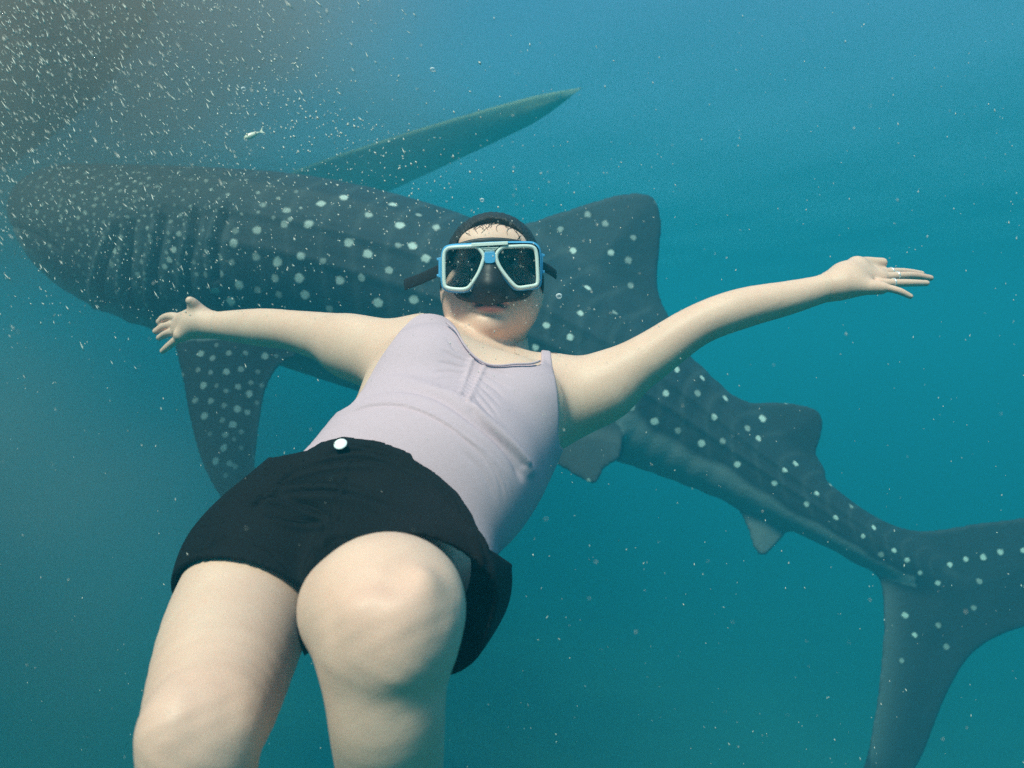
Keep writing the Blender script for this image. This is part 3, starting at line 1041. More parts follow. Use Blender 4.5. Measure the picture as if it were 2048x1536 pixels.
# ------------------------------------------------------------------ tank top
def build_top():
    out = [(842, 628), (885, 632), (912, 655), (930, 690), (950, 713), (975, 728), (1000, 731), (1030, 728), (1062, 727), (1082, 726), (1078, 650), (1080, 600),
           (1096, 600), (1097, 650), (1104, 728), (1113, 770), (1118, 830), (1119, 890), (1150, 930), (1085, 1010), (992, 1112), (955, 1098), (925, 1055), (880, 1010), (815, 968), (700, 945), (610, 955), (540, 960), (570, 895),
           (632, 845), (700, 810), (733, 765), (757, 722), (785, 682), (815, 645)]
    pl = smooth_poly(out, 3)
    f = Field((-.38, .74, -.30), (.20, 1.42, .14), 0.0028)
    f.add(torso, 0.04)
    # the hips end under the shorts' waistband
    x, y, z = f.coords((slice(0, f.n[0]), slice(0, f.n[1]), slice(0, f.n[2])))
    px = 1024 + F * x / y
    py = 768 - F * z / y
    s = poly_sdf(np.ascontiguousarray(np.broadcast_to(px, f.n)), np.ascontiguousarray(np.broadcast_to(py, f.n)), pl) * (y / F)
    f.v = np.maximum(np.maximum(f.v - (0.0045 + 0.0045 * sstep(715, 790, py)), s), -(f.v + 0.006)).astype(np.float32)
    V, Fc = f.mesh()
    N = normals(V, Fc)
    pp = proj(V)
    front = sstep(0.12, 0.55, -np.sum(N * V, 1) / np.linalg.norm(V, axis=1))

    def z4(*a): return [(560 + x / 3.012, 600 + y / 3.012) for x, y in a]
    D = np.zeros(len(V))

    def fold(line, wid, amp, kind='crease', fade=(.08, .92)):
        nonlocal D
        d, t = line_dist(pp, smooth_line(line, 6))
        e = sstep(0, fade[0], t) * sstep(1, fade[1], t)
        if kind == 'crease': prof = -np.exp(-(d / wid) ** 2)
        elif kind == 'ridge': prof = np.exp(-(d / wid) ** 2)
        else: prof = -(d / wid) * np.exp(-(d / wid) ** 2) * 2.2
        D += amp * prof * e * front
    # soft roll and shadowed tuck under the bust
    fold(z4((440, 560), (560, 500), (720, 480), (900, 520), (1080, 590), (1250, 720), (1400, 860), (1500, 1000), (1530, 1080)), 9, .0045, 'ridge')
    fold(z4((430, 610), (560, 555), (720, 535), (880, 560), (1010, 620), (1150, 720), (1290, 830), (1400, 960), (1470, 1110)), 6.5, .0042)
    fold(z4((380, 700), (500, 645), (640, 627), (760, 640), (900, 690), (1050, 780), (1200, 920), (1290, 1080), (1320, 1260)), 3.6, .0020, 's', (.1, .6))
    fold(z4((1000, 730), (1120, 820), (1260, 970), (1340, 1110), (1365, 1240)), 4.5, .0014, 's', (.3, .5))
    fold(z4((1080, 800), (1240, 920), (1350, 1060), (1395, 1200)), 4.5, .0012, 's', (.3, .5))
    fold(z4((1050, 870), (1180, 990), (1260, 1120), (1300, 1260)), 5, .0012, 'crease', (.3, .5))
    fold(z4((940, 690), (1160, 830), (1330, 990), (1410, 1150)), 5, .0012, 'crease', (.3, .5))
    fold(z4((1140, 640), (1250, 760), (1400, 900), (1490, 1010)), 6, .002, 's')
    fold(z4((620, 300), (560, 420), (530, 480)), 6, .0015)
    # gathers that run out from the drawstring panel
    for a in (((1140, 350), (1060, 300), (980, 200)), ((1130, 375), (1040, 335), (950, 290)), ((1120, 410), (1020, 385), (930, 370)), ((1110, 445), (1010, 430), (900, 430)),
              ((1100, 480), (1000, 470), (900, 480)), ((1090, 515), (1000, 510), (900, 520)), ((1080, 550), (1000, 540), (930, 530)),
              ((1240, 410), (1320, 430), (1420, 470)), ((1230, 440), (1300, 480), (1400, 540)), ((1215, 475), (1290, 530), (1380, 610)), ((1200, 510), (1270, 575), (1350, 660)),
              ((1190, 545), (1250, 610), (1330, 710)), ((1175, 580), (1230, 650), (1300, 740))):
        fold(z4(*a), 2.6, .0020, 'crease', (.02, .6))
    # two stitched channels with pinched ruching between
    for a in ((1165, 345), (1085, 580)), ((1235, 385), (1125, 625)):
        fold(z4(*a), 2.4, .0028, 'ridge', (.02, .98))
    for k in range(13):
        t = k / 12
        a = (1160 - 80 * t, 350 + 235 * t); b = (1238 - 112 * t, 390 + 235 * t)
        fold(z4(a, ((a[0] + b[0]) / 2, (a[1] + b[1]) / 2 + 2), b), 1.7, .0022, 'crease', (.02, .98))
    V = V + N * D[:, None]
    o = mesh_obj('tank_top', V, Fc, M_top, person)
    # rolled binding along the neckline
    line = smooth_line([(893, 645), (912, 662), (929, 690), (949, 713), (974, 728), (1000, 731), (1030, 728), (1062, 727), (1080, 722)], 4)
    pts = []
    for a, b in line:
        m = (np.abs(pp[:, 0] - a) < 7) & (np.abs(pp[:, 1] - b) < 7)
        if m.any():
            ii = np.where(m)[0]
            pts.append((a, b, V[ii[np.argmin(V[ii, 1])], 1]))
    pts = np.array(pts)
    for _ in range(6):
        pts[1:-1, 2] = (pts[:-2, 2] + pts[1:-1, 2] + pts[2:, 2]) / 3
    v, fc = tube([P(a, b, d - .0005) for a, b, d in pts], 0.0015, 8)
    mesh_obj('neck_binding', v, fc, M_top, o)
    return o


top = build_top()


# ------------------------------------------------------------------ shorts
def build_shorts():
    sel = []
    for c in (nl, nr, nm):
        sel += [pcone(c[4], c[5], .05), pcone(c[5], c[6], .05)]
    grow = lambda ps, g0, g1: [cone(p.a['A'], p.a['B'], p.a['ra'] + g0, p.a['rb'] + g1, p.k) for p in ps]
    outer = grow(sel, .018, .018)
    lr = [pcone((570, 1096, .90, 118), (517, 1158, .83, 134), .05), pcone((517, 1158, .83, 134), (475, 1264, .74, 144), .05)]
    ll = [pcone((805, 1090, .90, 140), (818, 1150, .78, 140), .05), pcone((818, 1150, .78, 140), (812, 1208, .60, 136), .05),
          pcone((870, 1120, .82, 102), (890, 1185, .66, 95), .05), pcone((880, 1180, .80, 120), (855, 1270, .70, 92), .05)]
    outer += lr + ll
    lo, hi = (-.50, .55, -.42), (.10, 1.10, .02)
    f = Field(lo, hi, 0.0030)
    f.add(outer, 0.03)
    f2 = Field(lo, hi, 0.0030)
    f2.add(grow(sel, .010, .010), 0.03)
    x, y, z = f.coords((slice(0, f.n[0]), slice(0, f.n[1]), slice(0, f.n[2])))
    X = lambda q, n: (x - q[0]) * n[0] + (y - q[1]) * n[1] + (z - q[2]) * n[2]
    # waist: cut across the torso axis
    q = P(812, 990, .90); n = P(893, 893, 1.03) - P(775, 1030, .915); n /= np.linalg.norm(n)
    v = f.v
    inner = -(v + 0.0045)
    v = np.maximum(v, inner)
    wl_line = [(440, 900), (545, 915), (590, 906), (614, 901), (642, 884), (686, 873), (760, 882), (822, 906), (826, 918), (870, 945), (915, 985), (945, 1030), (962, 1075), (970, 1092), (1100, 1180), (1100, 1600), (100, 1600), (200, 900)]
    px = np.ascontiguousarray(np.broadcast_to(1024 + F * x / y, f.n)); py = np.ascontiguousarray(np.broadcast_to(768 - F * z / y, f.n))
    ws = poly_sdf(px, py, wl_line) * (y / F)
    v = np.maximum(v, ws)
    # leg openings: each leg is cut square to its thigh
    q0, q1, q2 = P(352, 1168, .785), P(448, 1090, .722), P(612, 1192, .755)
    t = np.cross(q1 - q0, q2 - q0); t /= np.linalg.norm(t)
    if t[1] > 0: t = -t
    hem_r = X(q0, t)
    q0, q1, q2 = P(790, 1075, .625), P(1000, 1135, .630), P(890, 1365, .73)
    t2 = np.cross(q1 - q0, q2 - q0); t2 /= np.linalg.norm(t2)
    if t2[1] > 0: t2 = -t2
    hem_l = X(q0, t2)
    xs = x + 0 * y + 0 * z
    # the side of the body a point is on
    mid = X(P(622, 1150, .80), np.array([1.0, 0.10, 0.05]))
    hem = np.where(mid < 0, hem_r, hem_l)
    v = np.maximum(v, hem)
    v = np.minimum(v, np.maximum(np.maximum(f2.v, -(f2.v + .004)), ws))
    f.v = v.astype(np.float32)
    V, Fc = f.mesh()
    N = normals(V, Fc)
    pp = proj(V)
    D = np.zeros(len(V))
    for line, wid, amp in (([(480, 1000), (560, 990), (650, 985), (740, 1000), (820, 1040)], 14, .004), ([(520, 975), (640, 935), (760, 930), (860, 965)], 8, .003),
                           ([(470, 1010), (540, 1000), (600, 1015), (680, 1050)], 9, .004), ([(900, 1010), (950, 1080), (975, 1150)], 9, .004),
                           ([(700, 1060), (640, 1110), (615, 1170)], 12, .006), ([(640, 905), (690, 893), (770, 905), (830, 935), (900, 990), (945, 1055)], 3.5, .004), ([(700, 905), (690, 960), (665, 1040), (640, 1110), (618, 1165)], 4, .003), ([(580, 935), (545, 985), (500, 1020)], 5, .004), ([(380, 1145), (445, 1080), (520, 1095), (590, 1155)], 3, .002), ([(860, 960), (930, 1050), (975, 1120)], 5, .003), ([(520, 1030), (600, 1050), (690, 1045)], 8, .004), ([(440, 1060), (410, 1110)], 9, .003), ([(620, 920), (720, 905), (810, 930)], 5, .0025)):
        d, tt = line_dist(pp, smooth_line(line, 5))
        D += 1.2 * amp * (d / wid) * np.exp(-(d / wid) ** 2) * 2 * sstep(0, .2, tt) * sstep(1, .8, tt)
    V = V + N * D[:, None]
    o = mesh_obj('shorts', V, Fc, M_shorts, person)
    # waist snap
    m = (np.abs(pp[:, 0] - 690) < 8) & (np.abs(pp[:, 1] - 894) < 8)
    if m.any():
        ii = np.where(m)[0]
        i = ii[np.argmin(V[ii, 1])]
        c = V[i]; nn = N[i]
    else:
        c = P(690, 894, .86); nn = np.array([-.1, -.8, .6])
    nn = nn * .5 + np.array([-.12, -.75, .6]) * .5
    nn /= np.linalg.norm(nn)
    u = np.cross(nn, [0, 0, 1.0]); u /= np.linalg.norm(u); w = np.cross(u, nn)
    R = np.stack([u, w, nn])
    bv, bf = uv_ball(c + nn * .0035, (.0078, .0078, .0022), 20, 10, R)
    mesh_obj('button', bv, bf, M_button, o)
    return o


shorts = build_shorts()


# ------------------------------------------------------------------ hair
def build_hair():
    f = Field(HC - (.12, .17, .15), HC + (.12, .12, .13), 0.0024)
    f.add(head[:2] + head[7:8], 0.03)
    x, y, z = f.coords((slice(0, f.n[0]), slice(0, f.n[1]), slice(0, f.n[2])))
    dx, dy, dz = x - HC[0], y - HC[1], z - HC[2]
    L = [HR[i, 0] * dx + HR[i, 1] * dy + HR[i, 2] * dz for i in range(3)]
    # hairline: a rounded arch over the forehead, running down behind the temples
    lim = 0.052 - 1.3 * np.maximum(np.abs(L[0]) - 0.030, 0) - 0.9 * np.abs(L[0]) ** 2 / 0.08
    hairline = (L[1] - 0.022) * 0.75 - (L[2] - 0.070 + 0.35 * np.abs(L[0]) * 2 * np.abs(L[0]) / 0.07) * 0.9
    nape = -(L[2] + 0.075)
    wob = 0.0006 * np.sin(L[0] * 260 + L[1] * 90) * np.sin(L[1] * 130) + 0.0004 * np.sin(L[0] * 610 + L[2] * 200)
    v = np.maximum(np.maximum(f.v - 0.011 + wob, hairline), nape)
    f.v = v.astype(np.float32)
    # bun at the back of the head
    f.add([hell((0.0, -0.125, 0.01), (0.035, 0.03, 0.035), 0.02)], 0.02)
    V, Fc = f.mesh()
    o = mesh_obj('hair', V, Fc, M_hair, person)
    # wet wisps stuck to the forehead
    hd = Field(HC - (.12, .17, .15), HC + (.12, .12, .13), 0.003).add(head, 0.03)
    parts = []
    for k in range(46):
        a = random.uniform(-.058, .058)
        x0 = a; z0 = 0.082 - 2.4 * a * a * 3
        ln = random.uniform(.012, .04)
        drift = random.uniform(-.018, .018)
        pts = []
        for s in np.linspace(0, 1, 7):
            lx = x0 + drift * s + .004 * math.sin(s * 6 + k)
            lz = z0 + .004 - ln * s
            p = H(lx, 0.02, lz)
            for _ in range(40):
                dd = float(hd.sample(p[None])[0])
                if dd > 0.0004: break
                p = p + h_f * max(0.0006, -dd)
            for _ in range(30):
                dd = float(hd.sample(p[None])[0])
                if dd < 0.0008: break
                p = p - h_f * min(dd * .7, .004)
            pts.append(p)
        parts.append(tube(pts, list(np.linspace(.0008, .0003, 7)), 4))
    v, fc = merge(parts)
    mesh_obj('hair_wisps', v, fc, M_hair, o)
    return o


hair = build_hair()

# ------------------------------------------------------------------ finger rings
for (x, y, d), nx in (((1285, 410, 1.164), zl_p(1480, 408, 1.18)), ((1362, 462, 1.146), zl_p(1580, 455, 1.16)), ((1322, 550, 1.12), zl_p(1540, 550, 1.125))):
    c = zl_p(x, y, d)
    t = nx - c; t /= np.linalg.norm(t)
    u = np.cross(t, [0, 0, 1.0]); u /= np.linalg.norm(u); w = np.cross(t, u)
    pts = [c + (u * math.cos(a) + w * math.sin(a)) * 0.0064 for a in np.linspace(0, 2 * math.pi, 21)]
    v, fc = tube(pts, 0.0016, 6, False)
    mesh_obj('finger_ring', v, fc, M_ring, person)


# ------------------------------------------------------------------ dive mask
def build_mask():
    root = bpy.data.objects.new('dive_mask', None)
    col.objects.link(root)
    root.empty_display_size = 0.05
    tag(root, 'blue and cream two-lens dive mask worn on the face of the woman', 'dive mask')
    PD = 1.135                                   # distance of the faceplate

    def zm(x, y, dy=0.0):
        px, py = 780 + x / 4.5175, 380 + y / 4.5175
        # the faceplate curves back a little towards the temples
        u = (px - 983) / 105.0
        return P(px, py, PD + 0.010 * u * u + dy)
    left = [(515, 535), (560, 520), (700, 512), (785, 515), (845, 588), (838, 650), (800, 750), (740, 845), (690, 892), (600, 898), (520, 884), (492, 850), (487, 700), (490, 580)]
    right = [(962, 588), (1010, 522), (1100, 512), (1230, 508), (1295, 520), (1322, 570), (1332, 700), (1335, 830), (1310, 862), (1230, 876), (1160, 882), (1110, 850), (1030, 755), (975, 665)]

    def resample(poly, n=3):
        return smooth_poly(poly, n)

    def ring(poly, w, dep, dy, mtl, name):
        pl = resample(poly)
        pts = [zm(a, b, dy) for a, b in pl]
        pts = pts + [pts[0]]
        v, fc = tube(pts, w, 10, False)
        v = np.array(v)
        return mesh_obj(name, v, fc, mtl, root)
    for poly in (left, right):
        ring(poly, 0.0031, 0, 0.0, M_cream, 'lens_frame')
    lm = lens_material()
    for poly in (left, right):
        pl = resample(poly)
        c = pl.mean(0)
        rings = [pl, c + (pl - c) * .5]
        v = [zm(a, b, 0.002) for a, b in rings[0]] + [zm(a, b, 0.002) for a, b in rings[1]] + [zm(c[0], c[1], 0.002)]
        n = len(pl)
        fc = [(i, (i + 1) % n, n + (i + 1) % n, n + i) for i in range(n)] + [(n + i, n + (i + 1) % n, 2 * n) for i in range(n)]
        v2 = [p + np.array([0, 0.003, 0]) for p in v]
        m = len(v)
        fc2 = [tuple(reversed([q + m for q in f_])) for f_ in fc]
        side = [(i, i + m, (i + 1) % n + m, (i + 1) % n) for i in range(n)]
        mesh_obj('lens', v + v2, fc + fc2 + side, lm, root, smooth=False)
    # blue body: an outer rim round both lenses, deeper than the cream frames
    outer = [(478, 560), (500, 520), (560, 500), (720, 490), (905, 478), (1060, 474), (1230, 474), (1300, 482), (1345, 525), (1358, 600), (1362, 720), (1360, 830), (1338, 878), (1270, 892), (1150, 900),
             (1095, 868), (1010, 765), (955, 668), (905, 655), (862, 668), (815, 770), (752, 868), (700, 914), (600, 920), (510, 902), (474, 860), (466, 720), (468, 620)]
    parts = []
    pl = smooth_poly(outer, 3)
    n = len(pl)
    lay = []
    c0 = pl
    for off, dy in ((-4, 0.0005), (9, 0.002), (12, 0.009), (-6, 0.022), (-26, 0.024)):
        # offset the outline along its own normal
        t = np.roll(c0, -1, 0) - np.roll(c0, 1, 0)
        nn = np.stack([t[:, 1], -t[:, 0]], 1)
        nn /= np.linalg.norm(nn, axis=1)[:, None]
        lay.append([zm(a, b, dy) for a, b in c0 + nn * off])
    v = [p for l in lay for p in l]
    fc = []
    for k in range(len(lay) - 1):
        for i in range(n):
            j = (i + 1) % n
            fc.append((k * n + i, (k + 1) * n + i, (k + 1) * n + j, k * n + j))
    mesh_obj('rim', v, fc, M_blue, root)

    def block(poly, dy0, dy1, mtl, name, par=root):
        m = len(poly)
        v = [zm(a, b, dy0) for a, b in poly] + [zm(a, b, dy1) for a, b in poly]
        fc = [tuple(range(m)), tuple(reversed(range(m, 2 * m)))] + [(i, i + m, (i + 1) % m + m, (i + 1) % m) for i in range(m)]
        o = mesh_obj(name, v, fc, mtl, par, smooth=False)
        bv = o.modifiers.new('bevel', 'BEVEL'); bv.width = 0.0008; bv.segments = 2
        return o
    bridge = block([(856, 560), (945, 556), (958, 610), (945, 655), (905, 664), (862, 660), (845, 612)], -0.003, 0.016, M_blue, 'bridge')
    block([(735, 480), (1066, 464), (1066, 494), (735, 512)], -0.006, 0.008, M_cream, 'crossbar')
    for k, y in enumerate((516, 530, 544)):
        w = 86 - k * 16
        block([(900 - w, y), (900 + w, y - 4), (900 + w - 10, y + 10), (900 - w + 10, y + 14)], -0.003 + .001 * k, 0.01, M_cream, 'bridge_rib', bridge)
    # soft black skirt: a cup from the faceplate back to the face, with a nose pocket
    f = Field(HC - (.12, -0.0, .11), HC + (.12, .16, .07), 0.0022) if False else Field(HC - (.12, .16, .11), HC + (.12, .06, .08), 0.0022)
    x, y, z = f.coords((slice(0, f.n[0]), slice(0, f.n[1]), slice(0, f.n[2])))
    pts_shape = f.n
    pxx = np.ascontiguousarray(np.broadcast_to(1024 + F * x / y, pts_shape)); pyy = np.ascontiguousarray(np.broadcast_to(768 - F * z / y, pts_shape))
    skirt = [(500, 540), (560, 500), (740, 445), (930, 428), (1130, 445), (1270, 490), (1330, 560), (1340, 700), (1330, 820), (1290, 892), (1230, 950), (1130, 994), (950, 999), (780, 1006), (655, 978), (570, 905), (500, 850), (485, 700)]
    sk = smooth_poly([(780 + a / 4.5175, 380 + b / 4.5175) for a, b in skirt], 3)
    s = poly_sdf(pxx, pyy, sk) * (1.17 / F)
    hd = Field(HC - (.12, .16, .11), HC + (.12, .06, .08), 0.0022).add(head, 0.03)
    front = PD + 0.006 + 0.010 * ((pxx - 983) / 105.0) ** 2
    cup = np.maximum(s, (front - y))                         # starts just behind the faceplate
    cup = np.maximum(cup, -(hd.v + 0.002))                    # ends on the face
    cup = np.maximum(cup, y - (HC[1] - 0.015))
    inner = np.minimum(np.minimum(poly_sdf(pxx, pyy, smooth_poly([(780 + a / 4.5175, 380 + b / 4.5175) for a, b in left], 2)),
                                  poly_sdf(pxx, pyy, smooth_poly([(780 + a / 4.5175, 380 + b / 4.5175) for a, b in right], 2))) * (1.14 / F), 1)
    f.v = np.maximum(cup, -inner).astype(np.float32)
    nose = [cone(zm(905, 690, .012), zm(900, 870, .003), .010, .0145, .02), cone(zm(900, 870, .003), zm(900, 905, .012), .0145, .011, .02),
            cone(zm(660, 925, .035), zm(905, 935, .016), .008, .010, .02), cone(zm(905, 935, .016), zm(1200, 910, .035), .010, .008, .02)]
    f.add(nose, 0.02)
    V, Fc = f.mesh()
    V = relax(V, Fc, 2, .5)
    mesh_obj('skirt', V, Fc, M_rubber, root)
    # buckles at both temples
    for sgn, xs_, ys in ((-1, 452, 700), (1, 1368, 665)):
        b = block([(xs_ - 14, ys - 90), (xs_ + 14, ys - 92), (xs_ + 14, ys + 92), (xs_ - 14, ys + 90)], 0.006, 0.026, M_blue, 'buckle')
        for yy in (ys - 75, ys + 72):
            block([(xs_ + sgn * 6, yy - 12), (xs_ + sgn * 30, yy - 12), (xs_ + sgn * 30, yy + 12), (xs_ + sgn * 6, yy + 12)][::sgn], 0.008, 0.022, M_blue, 'buckle_lug', b)
    # strap: loose tails stick out, the band itself runs round the back of the head
    def band(pts, hw, name, tw=0.0016):
        pts = smooth_line(pts, 5)
        v, fc = tube(pts, tw, 10, True, flat=((0, 0.15, 1.0), hw / tw))
        return mesh_obj(name, v, fc, M_strap, root)
    band([zm(455, 720, .018), zm(380, 755, .028), zm(270, 805, .040), zm(180, 838, .05), zm(132, 858, .055)], 0.0098, 'strap_tail')
    band([zm(1365, 690, .018), zm(1410, 705, .03), zm(1460, 735, .045), zm(1500, 765, .06)], 0.0085, 'strap_tail')
    loop = []
    for a in np.linspace(-.42 * math.pi, 1.42 * math.pi, 25):
        loop.append(H(0.089 * math.cos(a), -0.035 - 0.108 * math.sin(a) , -0.002 + 0.01 * math.sin(a)))
    loop = [p for p in loop if ((p - HC) @ h_f) < 0.06]
    band(loop, 0.011, 'strap')
    return root


mask = build_mask()

# eyes behind the lenses
for sx in (-.031, .031):
    c = H(sx, 0.062, 0.002)
    v, fc = uv_ball(c, (.0125, .0125, .0125))
    e = mesh_obj('eye', v, fc, M_eye, person)
    v, fc = uv_ball(c + h_f * .0085, (.0058, .0045, .0058), 14, 8, HR)
    mesh_obj('iris', v, fc, M_iris, e)


# ------------------------------------------------------------------ boats at the surface
def hull_mesh(stern, bow, beam, draft, free, n=34, sheer=0.25, r0=0.62):
    stern = np.asarray(stern, float); bow = np.asarray(bow, float)
    ax = bow - stern
    L = np.linalg.norm(ax); ax /= L
    side = np.array([ax[1], -ax[0], 0])
    V, Fc = [], []
    prof = [(-1.0, 1.0), (-.97, .62), (-.86, .25), (-.62, -.35), (-.34, -.75), (-.06, -1.0), (.06, -1.0), (.34, -.75), (.62, -.35), (.86, .25), (.97, .62), (1.0, 1.0)]
    prof_in = [(.90, 1.0), (.80, .2), (.4, -.45), (-.4, -.45), (-.80, .2), (-.90, 1.0)]
    full = prof + prof_in
    m = len(full)
    for i in range(n):
        t = i / (n - 1)
        w = (math.sin(math.pi * min(1, (t * .92 + .08) ** .8)) ** .75) * .5 * beam + .004
        if t > .96: w *= (1 - t) / .04 * .8 + .2
        rise = (max(0, t - r0) / (1 - r0)) ** (2.0 if r0 > .5 else 1.25)
        for a, b in full:
            z = b * (free if b > 0 else draft * (1 - .9 * rise))
            if b > 0: z += sheer * rise
            z += 0.25 * free * rise
            close = max(0, t - .9) / .1
            z = z * (1 - close ** 2) + (free * 1.0 + sheer * rise) * close ** 2
            V.append(stern + ax * (L * t) + side * (a * w) + np.array([0, 0, z + WATER_Z]))
    for i in range(n - 1):
        for k in range(m):
            a = i * m + k; b = i * m + (k + 1) % m
            Fc.append((a, a + m, b + m, b))
    Fc.append(tuple(range(m))); Fc.append(tuple(reversed([(n - 1) * m + k for k in range(m)])))
    return V, Fc, ax, side, L


def build_boat(name, label, stern, bow, beam, draft, free, mtl, out_off, out_len, cat, sheer=.2, r0=.62, keel=True, root=None):
    V, Fc, ax, side, L = hull_mesh(stern, bow, beam, draft, free, sheer=sheer, r0=r0)
    root = bpy.data.objects.new(name, None)
    col.objects.link(root)
    tag(root, label, cat)
    stern = np.asarray(stern, float)
    mesh_obj('hull', V, Fc, mtl, root, smooth=True)
    # keel strip
    pts = [stern + ax * (L * t) + np.array([0, 0, WATER_Z - draft * (1 - .9 * (max(0, t - .62) / .38) ** 2.2) - .012]) for t in np.linspace(.03, .93, 20)]
    if keel:
        v, fc = tube(pts, .035, 8)
        mesh_obj('keel', v, fc, mtl, root)
    for s in out_off:
        # bamboo float afloat beside the hull, on two crossbeams
        pts = [stern + ax * (L * .5 + out_len * (t - .5)) + side * s + np.array([0, 0, WATER_Z - .02 + .10 * max(0, t - .8) / .2]) for t in np.linspace(0, 1, 14)]
        v, fc = tube(pts, [.048 - .02 * max(0, q - 10) / 4 for q in range(14)], 10)
        mesh_obj('outrigger_float', v, fc, M_bamboo, root)
    return root


build_boat('outrigger_boat', 'dark brown boat hull in the murk above the shark head', (-6.6, 7.4, 0), (-1.25, 3.1, 0), 1.9, 0.70, 0.42, M_hull, (), 5.6, 'boat', keel=False)
build_boat('canoe', 'slim weathered green canoe with pointed bow above the shark back', (-3.86, 9.85, 0), (.54, 5.62, 0), .80, 0.36, 0.08, M_hull2, (), 2.6, 'canoe', .0, .35, False)
# unseen boat, added to keep the sun off the water at the lower left
build_boat('outrigger_boat', 'brown boat added out of view beyond the left edge to shade the water', (-5.6, 3.0, 0), (-1.75, -2.9, 0), 2.2, 0.5, 0.40, M_hull, (), 4.0, 'boat')

# ------------------------------------------------------------------ drifting specks and bubbles
def build_flecks():
    base = np.array([(1, 0, 0), (-1, 0, 0), (0, 1, 0), (0, -1, 0), (0, 0, 1), (0, 0, -1)], float)
    tri = np.array([(0, 2, 4), (2, 1, 4), (1, 3, 4), (3, 0, 4), (2, 0, 5), (1, 2, 5), (3, 1, 5), (0, 3, 5)])
    cs, sc, dirs = [], [], []

    def put(px, py, d, spx, el, ang):
        cs.append(P(px, py, d)); r = spx * d / F
        sc.append((r, r, r * el)); dirs.append((math.sin(ang), random.uniform(-.3, .3), -math.cos(ang)))
    for _ in range(1900):                        # thick drift of food scraps, upper left
        px = abs(random.gauss(0, 330)); py = abs(random.gauss(0, 260)) - 60
        if px > 900: continue
        put(px - 60, py, random.uniform(.5, 2.2), random.choice((.5, .6, .7, .8, 1.0, 1.25)), random.uniform(4.0, 11), math.radians(random.gauss(35, 9)))
    for _ in range(420):                         # band of bubbles and scraps above the shark's back
        t = random.random()
        put(430 + 420 * t + random.gauss(0, 90), 120 + 300 * t + random.gauss(0, 75), random.uniform(.7, 2.0), random.uniform(.8, 2.3), random.uniform(1, 2.2), math.radians(random.gauss(25, 14)))
    for _ in range(900):                         # head and shoulder of the shark
        put(random.gauss(330, 230), random.gauss(430, 130), random.uniform(.6, 2.6), random.uniform(.6, 1.5), random.uniform(1.2, 3.0), math.radians(random.gauss(25, 14)))
    for _ in range(1500):                        # sparse everywhere
        put(random.uniform(-200, 2250), random.uniform(-150, 1700), random.uniform(.35, 2.6), random.choice((.5, .6, .7, .9, 1.2)), random.uniform(1.2, 4.0), math.radians(random.gauss(12, 22)))
    for _ in range(260):
        put(random.gauss(1000, 160), random.gauss(520, 150), random.uniform(.5, 1.05), random.uniform(.6, 1.4), random.uniform(1, 3), math.radians(random.gauss(12, 20)))
    cs, sc, dirs = np.array(cs), np.array(sc), np.array(dirs)
    dirs /= np.linalg.norm(dirs, axis=1)[:, None]
    u = np.cross(dirs, [0, 1.0, 0]); u /= np.linalg.norm(u, axis=1)[:, None]
    w = np.cross(dirs, u)
    jit = rng.uniform(.75, 1.25, (len(cs), 6, 1))
    V = cs[:, None] + (u[:, None] * base[None, :, :1] * sc[:, None, :1] + w[:, None] * base[None, :, 1:2] * sc[:, None, 1:2] + dirs[:, None] * base[None, :, 2:] * sc[:, None, 2:]) * jit
    Fc = (tri[None] + (np.arange(len(cs)) * 6)[:, None, None]).reshape(-1, 3)
    o = mesh_obj('plankton', V.reshape(-1, 3), Fc, M_fleck, smooth=False)
    tag(o, 'countless pale specks of plankton and fish food drifting in the water', 'plankton', kind='stuff')


build_flecks()

def murk_material(k):
    m = bpy.data.materials.new('stirred_food')
    m.use_nodes = True
    nt = m.node_tree
    nt.nodes.remove(nt.nodes['Principled BSDF'])
    v = nt.nodes.new('ShaderNodeVolumePrincipled')
    v.inputs['Color'].default_value = (0.60, 0.44, 0.36, 1)
    v.inputs['Density'].default_value = 0.42
    tc = nt.nodes.new('ShaderNodeTexCoord')
    gr = nt.nodes.new('ShaderNodeTexGradient')
    gr.gradient_type = 'QUADRATIC_SPHERE'
    nt.links.new(tc.outputs['Object'], gr.inputs['Vector'])
    mu = nt.nodes.new('ShaderNodeMath')
    mu.operation = 'MULTIPLY'
    mu.inputs[1].default_value = k
    nz = nt.nodes.new('ShaderNodeTexNoise')
    nz.inputs['Scale'].default_value = 2.6
    nz.inputs['Detail'].default_value = 3
    nt.links.new(tc.outputs['Object'], nz.inputs['Vector'])
    rg = nt.nodes.new('ShaderNodeMapRange')
    rg.inputs['From Min'].default_value = 0.36
    rg.inputs['From Max'].default_value = 0.64
    rg.inputs['To Min'].default_value = 0.25
    rg.inputs['To Max'].default_value = 1.75
    nt.links.new(nz.outputs['Fac'], rg.inputs['Value'])
    m2 = nt.nodes.new('ShaderNodeMath')
    m2.operation = 'MULTIPLY'
    nt.links.new(gr.outputs['Fac'], m2.inputs[0])
    nt.links.new(rg.outputs[0], m2.inputs[1])
    nt.links.new(m2.outputs[0], mu.inputs[0])
    nt.links.new(mu.outputs[0], v.inputs['Density'])
    nt.links.new(v.outputs[0], nt.nodes['Material Output'].inputs['Volume'])
    return m


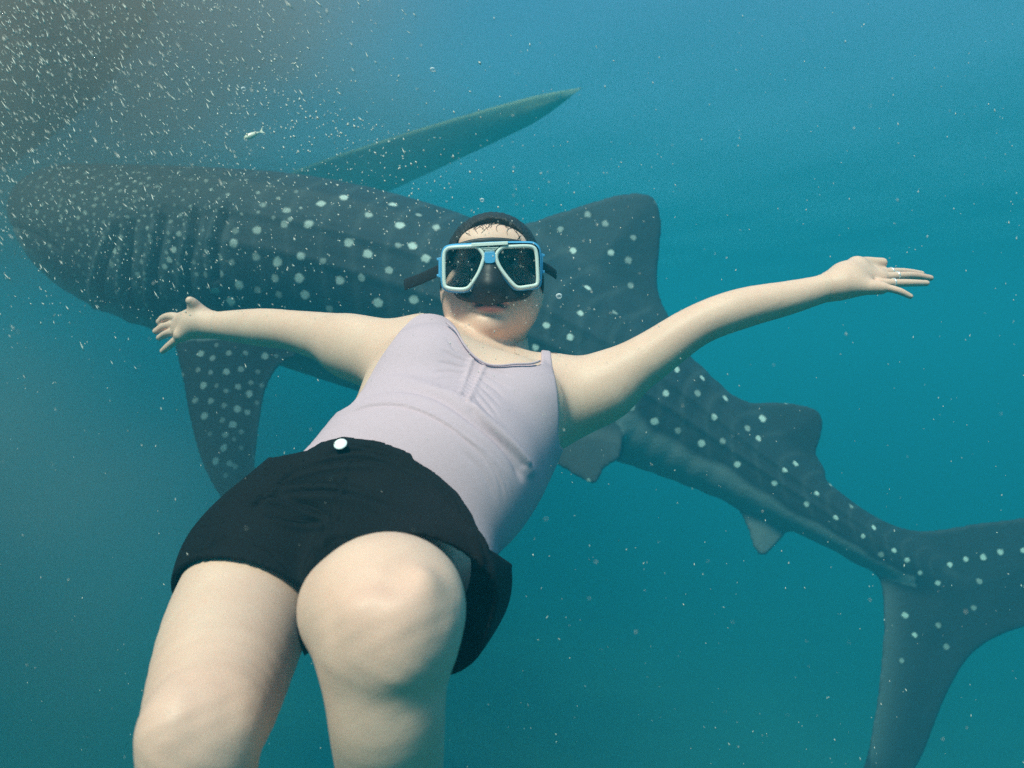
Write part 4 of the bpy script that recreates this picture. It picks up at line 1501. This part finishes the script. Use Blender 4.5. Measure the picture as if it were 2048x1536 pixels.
mv, mf = uv_ball((0, 0, 0), (1, 1, 1), 32, 18)
mk = mesh_obj('murk', mv, mf, murk_material(4.2))
mk.location = (-1.5, 2.25, 1.15)
mk.scale = (1.65, 1.0, 1.05)
tag(mk, 'brownish cloud of stirred fish food around the shark head', 'murk', kind='stuff')

mk2 = mesh_obj('murk', mv, mf, murk_material(0.55))
mk2.location = (-1.75, 2.1, -0.45)
mk2.scale = (1.45, 1.4, 1.5)
tag(mk2, 'faint drift of stirred food below the shark head at the left edge', 'murk', kind='stuff')

M_bub = bubble_material()
bub = [(1118, 592, .95, 6.5, 'clear air bubble beside the loose strap end right of the mask'), (487, 178, .9, 5, 'bright air bubble high above the shark back'),
       (865, 139, .9, 5, 'single bright air bubble far above the head of the woman'), (964, 400, 1.0, 4.5, 'small air bubble just above the hair of the woman')]
bv0 = None
for px, py, d, r, lab in bub:
    c = P(px, py, d)
    if bv0 is None:
        v, fc = uv_ball((0, 0, 0), (1, 1, .82), 16, 10)
        bo = mesh_obj('air_bubble', v, fc, M_bub)
        bv0 = bo
    else:
        bo = bv0.copy()
        col.objects.link(bo)
    bo.location = tuple(c)
    s = r * d / F
    bo.scale = (s, s, s)
    tag(bo, lab, 'bubble', 'rising air bubbles')

# a tiny silver fish between the boat and the shark
c = P(505, 270, 1.6)
prof = [(-1, .02), (-.8, .35), (-.4, .55), (.1, .5), (.55, .25), (.8, .1)]
ang = math.radians(28)
axd = np.array([math.cos(ang), .25, math.sin(ang)]); axd /= np.linalg.norm(axd)
pts = [c + axd * (a * .020) for a, _ in prof]
v, fc = tube(pts, [r * .0075 for _, r in prof], 8, True, flat=((0, 0, 1.0), 1.6))
fish = mesh_obj('small_fish', v, fc, M_fish)
tag(fish, 'tiny pale silver fish in the drift above the shark back', 'fish')
upv = np.cross(axd, [0, 1, 0])
e = c + axd * .016
tv = [e, e + axd * .011 + upv * .008, e + axd * .007, e + axd * .011 - upv * .008]
tv = [p + np.array([0, -.0006, 0]) for p in tv] + [p + np.array([0, .0006, 0]) for p in tv]
mesh_obj('tail_fin', tv, [(0, 1, 2), (0, 2, 3), (6, 5, 4), (7, 6, 4), (0, 4, 5, 1), (1, 5, 6, 2), (2, 6, 7, 3), (3, 7, 4, 0)], M_fish, fish, smooth=False)
